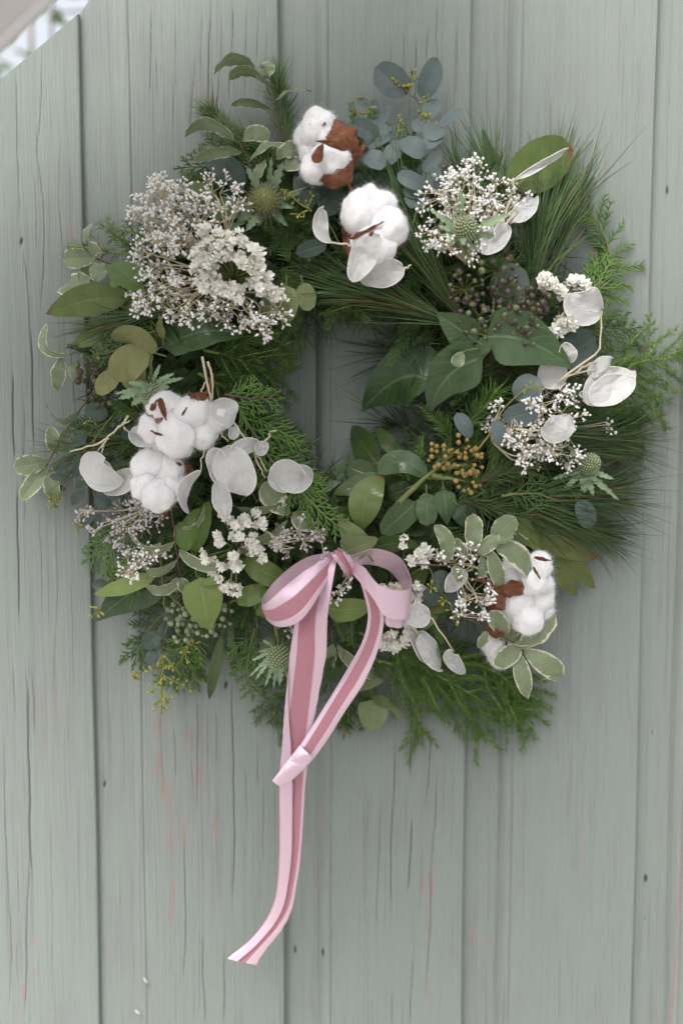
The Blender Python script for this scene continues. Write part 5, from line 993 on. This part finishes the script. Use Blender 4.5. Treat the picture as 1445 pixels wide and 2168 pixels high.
# ---------------------------------------------------------------- ivy berries
def berry_mesh(name, mat, flat=.85):
    mb = MB(); mb.ball(np.zeros(3), 1, (0, 0, 1), 10, 8, flat)
    a = np.linspace(0, 2 * math.pi, 11)[:-1]
    for r0, z0, r1, z1 in ((.62, .58, .55, .72), (.55, .72, .14, .78), (.14, .78, .07, 1.15)):
        g = np.stack([np.stack([r * np.cos(np.append(a, a[0])), r * np.sin(np.append(a, a[0])), np.full(11, z)], -1) for r, z in ((r0, z0), (r1, z1))]); mb.grid(g)
    return mb.mesh(name, mat)
BM = berry_mesh('berry', M['berry']); BP = berry_mesh('berry', M['berrypale'], .95); BO = berry_mesh('berry', M['orange'], 1.05)
def umbels(label, name, cat, root, us, mesh, rb, off=.03, group=None, pedicel='stemgreen', big=3.0, stems=None, dome=.8):
    t = sprig(name, label, cat, root[0], root[1], off, group)
    stem(t, stems or [[(root[0], root[1]), ((root[0] + u[0]) / 2, (root[1] + u[1]) / 2), (u[0], u[1])] for u in us], M['stemgreen'], big, 2.0, off - .006)
    pm = MB()
    for x, y, r, n, *e in us:
        hub = P(x, y, dep(x, y) + off - .004); rn = np.random.RandomState(int(x))
        for k in range(n):
            z = 1 - (k + .5) / n * (1 + .25); a = k * 2.39996 + rn.uniform(-.25, .25); s = math.sqrt(max(0, 1 - z * z))
            d = nrm(np.array([s * math.cos(a), -max(z, -.2) * dome, s * math.sin(a)])); L = r * K * rn.uniform(.72, 1.05); c = hub + d * L
            pm.tube(np.array([hub, hub + d * L * .5, c - d * rb * K * .6]), np.array([.5, .45, .6]) * rb * .12 * K * 1.3, 4)
            inst('berry', mesh, t, c, d, rb * K * rn.uniform(.62, 1.18))
    part('pedicels', pm, M[pedicel], t, stuff=True); return t
umbels('purple and green ivy berries in dense heads at the right above the dark ivy leaves', 'ivy_berry_sprig', 'ivy berries', (1035, 716), [(982, 612, 36, 15), (1052, 572, 42, 22), (1002, 675, 44, 22), (1085, 632, 38, 17), (1112, 672, 38, 18), (1055, 668, 36, 14), (1105, 708, 32, 11), (1136, 640, 28, 10)], BM, 6.8, .026, 'sprigs of ivy berries', 'stemgreen')
umbels('orange brown buds on a thick green stem right of the hole', 'ivy_bud_sprig', 'ivy buds', (870, 1042), [(930, 965, 26, 16), (992, 980, 30, 20), (988, 1018, 26, 14), (978, 945, 22, 8)], BO, 4.7, .030, 'sprigs of ivy berries', 'stemgreen', 6.5, [[(835, 1075), (880, 1030), (930, 985), (972, 950)], [(925, 985), (930, 968)], [(940, 990), (990, 985)], [(915, 1005), (985, 1020)]])
umbels('pale green ivy berry heads with purple tips at the lower left bottom', 'ivy_berry_sprig', 'ivy berries', (385, 1225), [(376, 1302, 24, 11), (404, 1306, 30, 14), (392, 1338, 24, 11), (462, 1304, 30, 13), (440, 1330, 22, 9)], BP, 6.2, .018, 'sprigs of ivy berries', 'stemgreen', 3.0, [[(340, 1180), (345, 1240), (350, 1290)], [(350, 1250), (380, 1280), (404, 1304)], [(350, 1285), (376, 1302)], [(404, 1304), (392, 1336)], [(430, 1250), (455, 1290), (462, 1302)], [(455, 1290), (440, 1328)]])
umbels('dark ivy berry head at the far left below the wiry brown twig', 'ivy_berry_sprig', 'ivy berries', (225, 830), [(198, 782, 34, 14), (218, 838, 22, 8), (190, 800, 26, 6)], BM, 7.2, .016, 'sprigs of ivy berries')

# ---------------------------------------------------------------- thistles (sea holly)
def thistle(label, x, y, r, axis, bracts, off=.036, brown=False, stems=None, long=1.0, hairy=0):
    t = sprig('thistle', label, 'thistle', x, y, off, 'sea holly thistles'); c = P(x, y, dep(x, y) + off); ax = nrm(np.array(axis, float)); r_ = r * K
    hb = MB(); hb.ball(c, r_ * .86, ax, 14, 10, 1.2); part('head', hb, M['stemgreen'], t)
    fb = MB(); s1 = nrm(np.cross(ax, [.3, .1, .9])); s2 = np.cross(ax, s1); n = 170
    for k in range(n):
        z = 1 - 1.75 * (k + .5) / n; a = k * 2.39996; s = math.sqrt(max(0, 1 - z * z)); d = s * math.cos(a) * s1 + s * math.sin(a) * s2 + z * ax * 1.2
        p = c + d * r_ * .86; dn = nrm(d); 
        if brown: fb.needle(p - dn * .0008, dn + .2 * ax, r_ * random.uniform(.28, .5), .0005, np.random.normal(0, .15, 3), random.random())
        else: fb.ball(p, r_ * .115, dn, 5, 4, 1.35)
        if not brown and k % 2 == 0: fb.needle(p, dn + .25 * ax, r_ * .24, .00025)
    part('florets', fb, M['thistlebrown' if brown else 'thistle'], t, stuff=True)
    for k, (bx, by, w_, *e) in enumerate(bracts):   # bract tips in pixels
        p1 = P(bx, by, dep(x, y) + off + (e[0] if e else -.002)); p0 = c - ax * r_ * .9
        pm = (p0 + p1) / 2 + np.array([0, -.003, 0])
        G, uv = leaf_pts(p0, p1, pm, w_ * K, random.uniform(-.5, .5), None, 'lance', .25, .12, 4, 14, 4, spiny=-.45)
        mb = MB(); mb.grid(G, uv)
        for i in (3, 5, 7, 9, 11):       # spines
            for sd in (0, -1):
                q = G[i, sd]; dv = nrm(q - G[i, 2] + (G[i + 1, 2] - G[i, 2]) * 1.2); mb.needle(q - dv * .001, dv, w_ * K * random.uniform(.35, .6), .00022)
        part('bract', mb, M['bractdark' if brown else 'bract'], t)
    if hairy:
        hm = MB()
        for _ in range(hairy):
            d = nrm(np.random.normal(0, 1, 3) - ax * .3); hm.needle(c - ax * r_ * .6 + d * r_ * .5, d, r_ * random.uniform(.6, 1.5), .00022, np.array([0, 0, -.25]))
        part('hairs', hm, M['thistle'], t, stuff=True)
    if stems: stem(t, stems, M['stemgreen'], 4.0, 3.4, off - .008)
    return t
thistle('pale green thistle head in the middle of the upper right gypsophila', 984, 484, 25, (.1, -.9, .45), [(972, 398, 18, .012), (1085, 450, 16, .010), (1060, 500, 14), (925, 478, 14), (905, 440, 14), (938, 525, 14), (1005, 540, 14), (980, 520, 16, .026), (1040, 520, 12), (930, 500, 16), (1055, 470, 16), (960, 445, 12)], .034, stems=[[(985, 560), (986, 520), (985, 500)]], hairy=90)
thistle('brownish thistle head below the upper left twig, left of the uppermost cotton boll', 560, 424, 30, (-.1, -1, .2), [(600, 340, 24, .006), (520, 350, 22), (640, 405, 16), (500, 470, 26), (470, 500, 18), (610, 480, 18), (575, 330, 14), (650, 395, 8), (480, 425, 18), (545, 480, 18), (520, 490, 22, .006), (625, 440, 14)], .024, True, hairy=120)
thistle('green thistle head hanging upside down above the wide left cotton boll', 321, 836, 23, (.0, -.45, -1), [(298, 832, 22, .012), (352, 858, 22, .012), (278, 860, 22), (270, 810, 14), (250, 845, 20), (370, 790, 14), (390, 800, 12), (360, 820, 16), (318, 830, 12, .016), (240, 835, 10), (340, 770, 10)], .030, stems=[[(322, 752), (318, 770), (320, 800)]], hairy=70)
thistle('hairy pale thistle hanging left of the ribbon tail under the bow', 590, 1392, 26, (.05, -.6, -1), [(540, 1440, 12), (560, 1455, 12), (592, 1452, 24, .014), (530, 1400, 10), (545, 1380, 8), (610, 1440, 12), (622, 1400, 12), (578, 1460, 10), (525, 1435, 8), (555, 1355, 8)], .020, stems=[[(582, 1300), (586, 1335), (590, 1370)]], hairy=260)
thistle('blurred pale green thistle at the right edge among the pine needles', 1246, 982, 22, (.5, -.8, .5), [(1200, 940, 14), (1300, 1015, 14), (1210, 1010, 22), (1235, 1045, 24), (1190, 1040, 16), (1280, 1040, 16), (1310, 1060, 14), (1165, 1015, 12), (1255, 1050, 18)], .020, stems=[[(1215, 1060), (1230, 1030), (1242, 1000)]], hairy=60)

# ---------------------------------------------------------------- velvet and satin bow
def ribbon(name, A, B, parent, n=70, camber=.0, m=32, flip=False, fold=None, gam=None, back=None, mats=('rface', 'rback'), gather=0.0, label=None):
    a = crom([P(x, y, d) for x, y, d in A], n); b = crom([P(x, y, d) for x, y, d in B], n)
    v = np.linspace(0, 1, m + 1)
    T = nrm(np.gradient((a + b) / 2, axis=0)); W = b - a; NN = nrm(np.cross(T, nrm(W))); wl = np.linalg.norm(W, axis=1)
    if flip: NN = -NN
    rs_ = np.random.RandomState(len(A) + int(A[0][0])); wob = crom(np.c_[rs_.normal(0, 1, 9), np.zeros(9), np.zeros(9)], n)[:, 0]
    cm = camber if np.ndim(camber) == 0 else np.interp(np.linspace(0, 1, n), np.linspace(0, 1, len(camber)), camber)
    V2 = np.broadcast_to(v[None, :], (n, m + 1)).copy(); h = np.zeros((n, m + 1)); lin = np.linspace(0, 1, n)
    if gam is not None:       # one border turned away from the viewer
        gm = np.interp(lin, np.linspace(0, 1, len(gam)), gam)[:, None]; V3 = V2 ** gm; h = h - (V2 - V3) * wl[:, None] * .9; V2 = V3
    if fold is not None:      # the v = 0 border turned over towards the viewer
        ff = np.interp(lin, np.linspace(0, 1, len(fold)), fold)[:, None]; over = np.clip(ff - V2, 0, 1)
        h = h + over * wl[:, None] * .14 + np.clip(over * 30, 0, 1) * .0009; V2 = np.abs(V2 - ff) + ff
    if back is not None:      # the v = 1 border turned away behind
        f2 = 1 - np.interp(lin, np.linspace(0, 1, len(back)), back)[:, None]; ov = np.clip(V2 - f2, 0, 1); ov = ov * (v[None, :] > .5)
        h = h - ov * wl[:, None] * .3 - np.clip(ov * 30, 0, 1) * .0009; V2 = V2 - 2 * ov
    h = h + (cm * wl)[:, None] * (1 - (2 * V2 - 1) ** 2) + (.0004 * wob)[:, None] * np.sin(V2 * 5)
    if gather: h = h + gather * np.sin(V2 * 17 + 2.0 * lin[:, None])
    G = a[:, None] + W[:, None] * V2[..., None] + NN[:, None] * h[..., None]
    uv = np.stack(np.broadcast_arrays(np.linspace(0, 1, n)[:, None] * .3 / .034, v[None, :]), -1)
    th = .00035; mb = MB()
    mb.grid(G + NN[:, None] * th / 2, uv, 0, flip); mb.grid(G - NN[:, None] * th / 2, uv, 1, not flip)
    for j in (0, -1):
        e = np.stack([G[:, j] + NN * th / 2, G[:, j] - NN * th / 2], 0); mb.grid(e, np.zeros((2 * n, 2)), 1)
    for i in (0, -1):
        e = np.stack([G[i] + NN[i] * th / 2, G[i] - NN[i] * th / 2], 0); mb.grid(e, np.zeros((2 * (m + 1), 2)), 1)
    return part(name, mb, [M[q] for q in mats], parent, label=label)
bow = thing('ribbon_bow', 'dusky pink velvet ribbon bow with pale satin edges and two long hanging tails', 'bow', P(715, 1188, .10))
# left loop: from the knot out along the back, round, and home in front
ribbon('loop', [(706, 1168, .098), (645, 1182, .094), (590, 1222, .093), (558, 1262, .100), (556, 1278, .108), (572, 1270, .118), (610, 1236, .122), (655, 1202, .116), (704, 1176, .104)],
       [(704, 1192, .094), (660, 1212, .086), (612, 1258, .084), (572, 1304, .090), (564, 1314, .102), (594, 1328, .118), (638, 1312, .126), (680, 1252, .118), (706, 1204, .104)], bow, 90, 0.0, flip=True, gam=[1, 1, 1, 1, .95, .85, .72, .70, .9], label='left loop of the bow showing its velvet face')
# right loop: satin outside towards the viewer
ribbon('loop', [(722, 1178, .104), (750, 1174, .098), (795, 1162, .090), (845, 1180, .090), (868, 1222, .102), (868, 1244, .112), (842, 1250, .124), (802, 1238, .130), (772, 1204, .124), (738, 1182, .110)],
       [(722, 1206, .098), (752, 1196, .088), (790, 1196, .076), (830, 1214, .076), (862, 1266, .090), (868, 1300, .106), (850, 1312, .120), (814, 1304, .128), (786, 1262, .126), (740, 1208, .112)], bow, 96, 0.0, flip=False, mats=('rback', 'rback'), label='right loop of the bow showing its satin back')
ribbon('tail', [(686, 1180, 0.104), (654, 1212, 0.106), (627, 1300, 0.106), (612, 1390, 0.098), (595, 1480, 0.084), (576, 1570, 0.07), (560, 1660, 0.062), (560, 1740, 0.056), (560, 1800, 0.052), (562, 1860, 0.048), (558, 1896, 0.046), (542, 1938, 0.046), (510, 1982, 0.05), (458, 2023, 0.054)],
       [(714, 1180, 0.108), (708, 1212, 0.112), (694, 1300, 0.112), (690, 1390, 0.104), (679, 1480, 0.092), (672, 1570, 0.08), (670, 1660, 0.07), (664, 1740, 0.062), (658, 1800, 0.056), (646, 1860, 0.052), (631, 1927, 0.05), (604, 1971, 0.05), (568, 2009, 0.05), (543, 2043, 0.052)], bow, 190, [0, .03, .08, .05, .04, .03, .03, .03, .04, .05, .05, .04, .03, .02], fold=[0, 0, 0, 0, 0.1, 0.22, 0.28, 0.29, 0.3, 0.3, 0.3, 0.3, 0.29, 0.26], back=[0, 0, 0, 0, 0.06, 0.16, 0.2, 0.2, 0.2, 0.18, 0.16, 0.1, 0.04, 0], gam=[1, 1.2, 1.7, 1.2, 1, 1, 1, 1, 1, 1, 1, 1, 1, 1], label='longest tail of the bow, folded lengthwise')
ribbon('tail', [(722, 1200, .104), (756, 1222, .110), (772, 1268, .108), (778, 1310, .104), (766, 1360, .098), (734, 1418, .092), (696, 1480, .090), (656, 1545, .088), (620, 1600, .088), (577, 1652, .090)],
       [(738, 1186, .110), (776, 1206, .122), (806, 1262, .120), (818, 1312, .114), (801, 1380, .108), (770, 1446, .102), (728, 1510, .096), (690, 1570, .092), (650, 1622, .090), (600, 1668, .088)], bow, 100, [0, .05, .1, .08, .08, .12, .16, .16, .1, .04], gam=[1, 1.35, 1.6, 1.5, 1.25, 1.05, 1, 1, 1, 1], back=[0, .12, .18, .15, .06, 0, 0, 0, 0, 0], label='shorter tail of the bow sweeping back to the left')
ribbon('tail_end', [(634, 1578, .0915), (606, 1614, .0912), (576, 1653, .0925)], [(664, 1603, .095), (636, 1634, .0935), (600, 1669, .0905)], bow, 24, -.10, flip=True, label='end of the shorter tail turned over to its satin side')
ribbon('loop_underside', [(800, 1262, .112), (822, 1290, .116), (850, 1296, .110), (864, 1284, .100)], [(790, 1284, .106), (818, 1322, .110), (846, 1330, .104), (862, 1316, .096)], bow, 30, .05, label='velvet underside of the right loop')
# the knot: a short band wrapped over the crossing
ribbon('knot', [(700, 1176, .100), (698, 1178, .114), (704, 1178, .122), (722, 1202, .120), (726, 1216, .112), (722, 1220, .100)], [(722, 1164, .100), (730, 1166, .114), (736, 1172, .122), (748, 1192, .120), (752, 1206, .112), (748, 1212, .100)], bow, 40, .16, flip=False, gather=.0011)
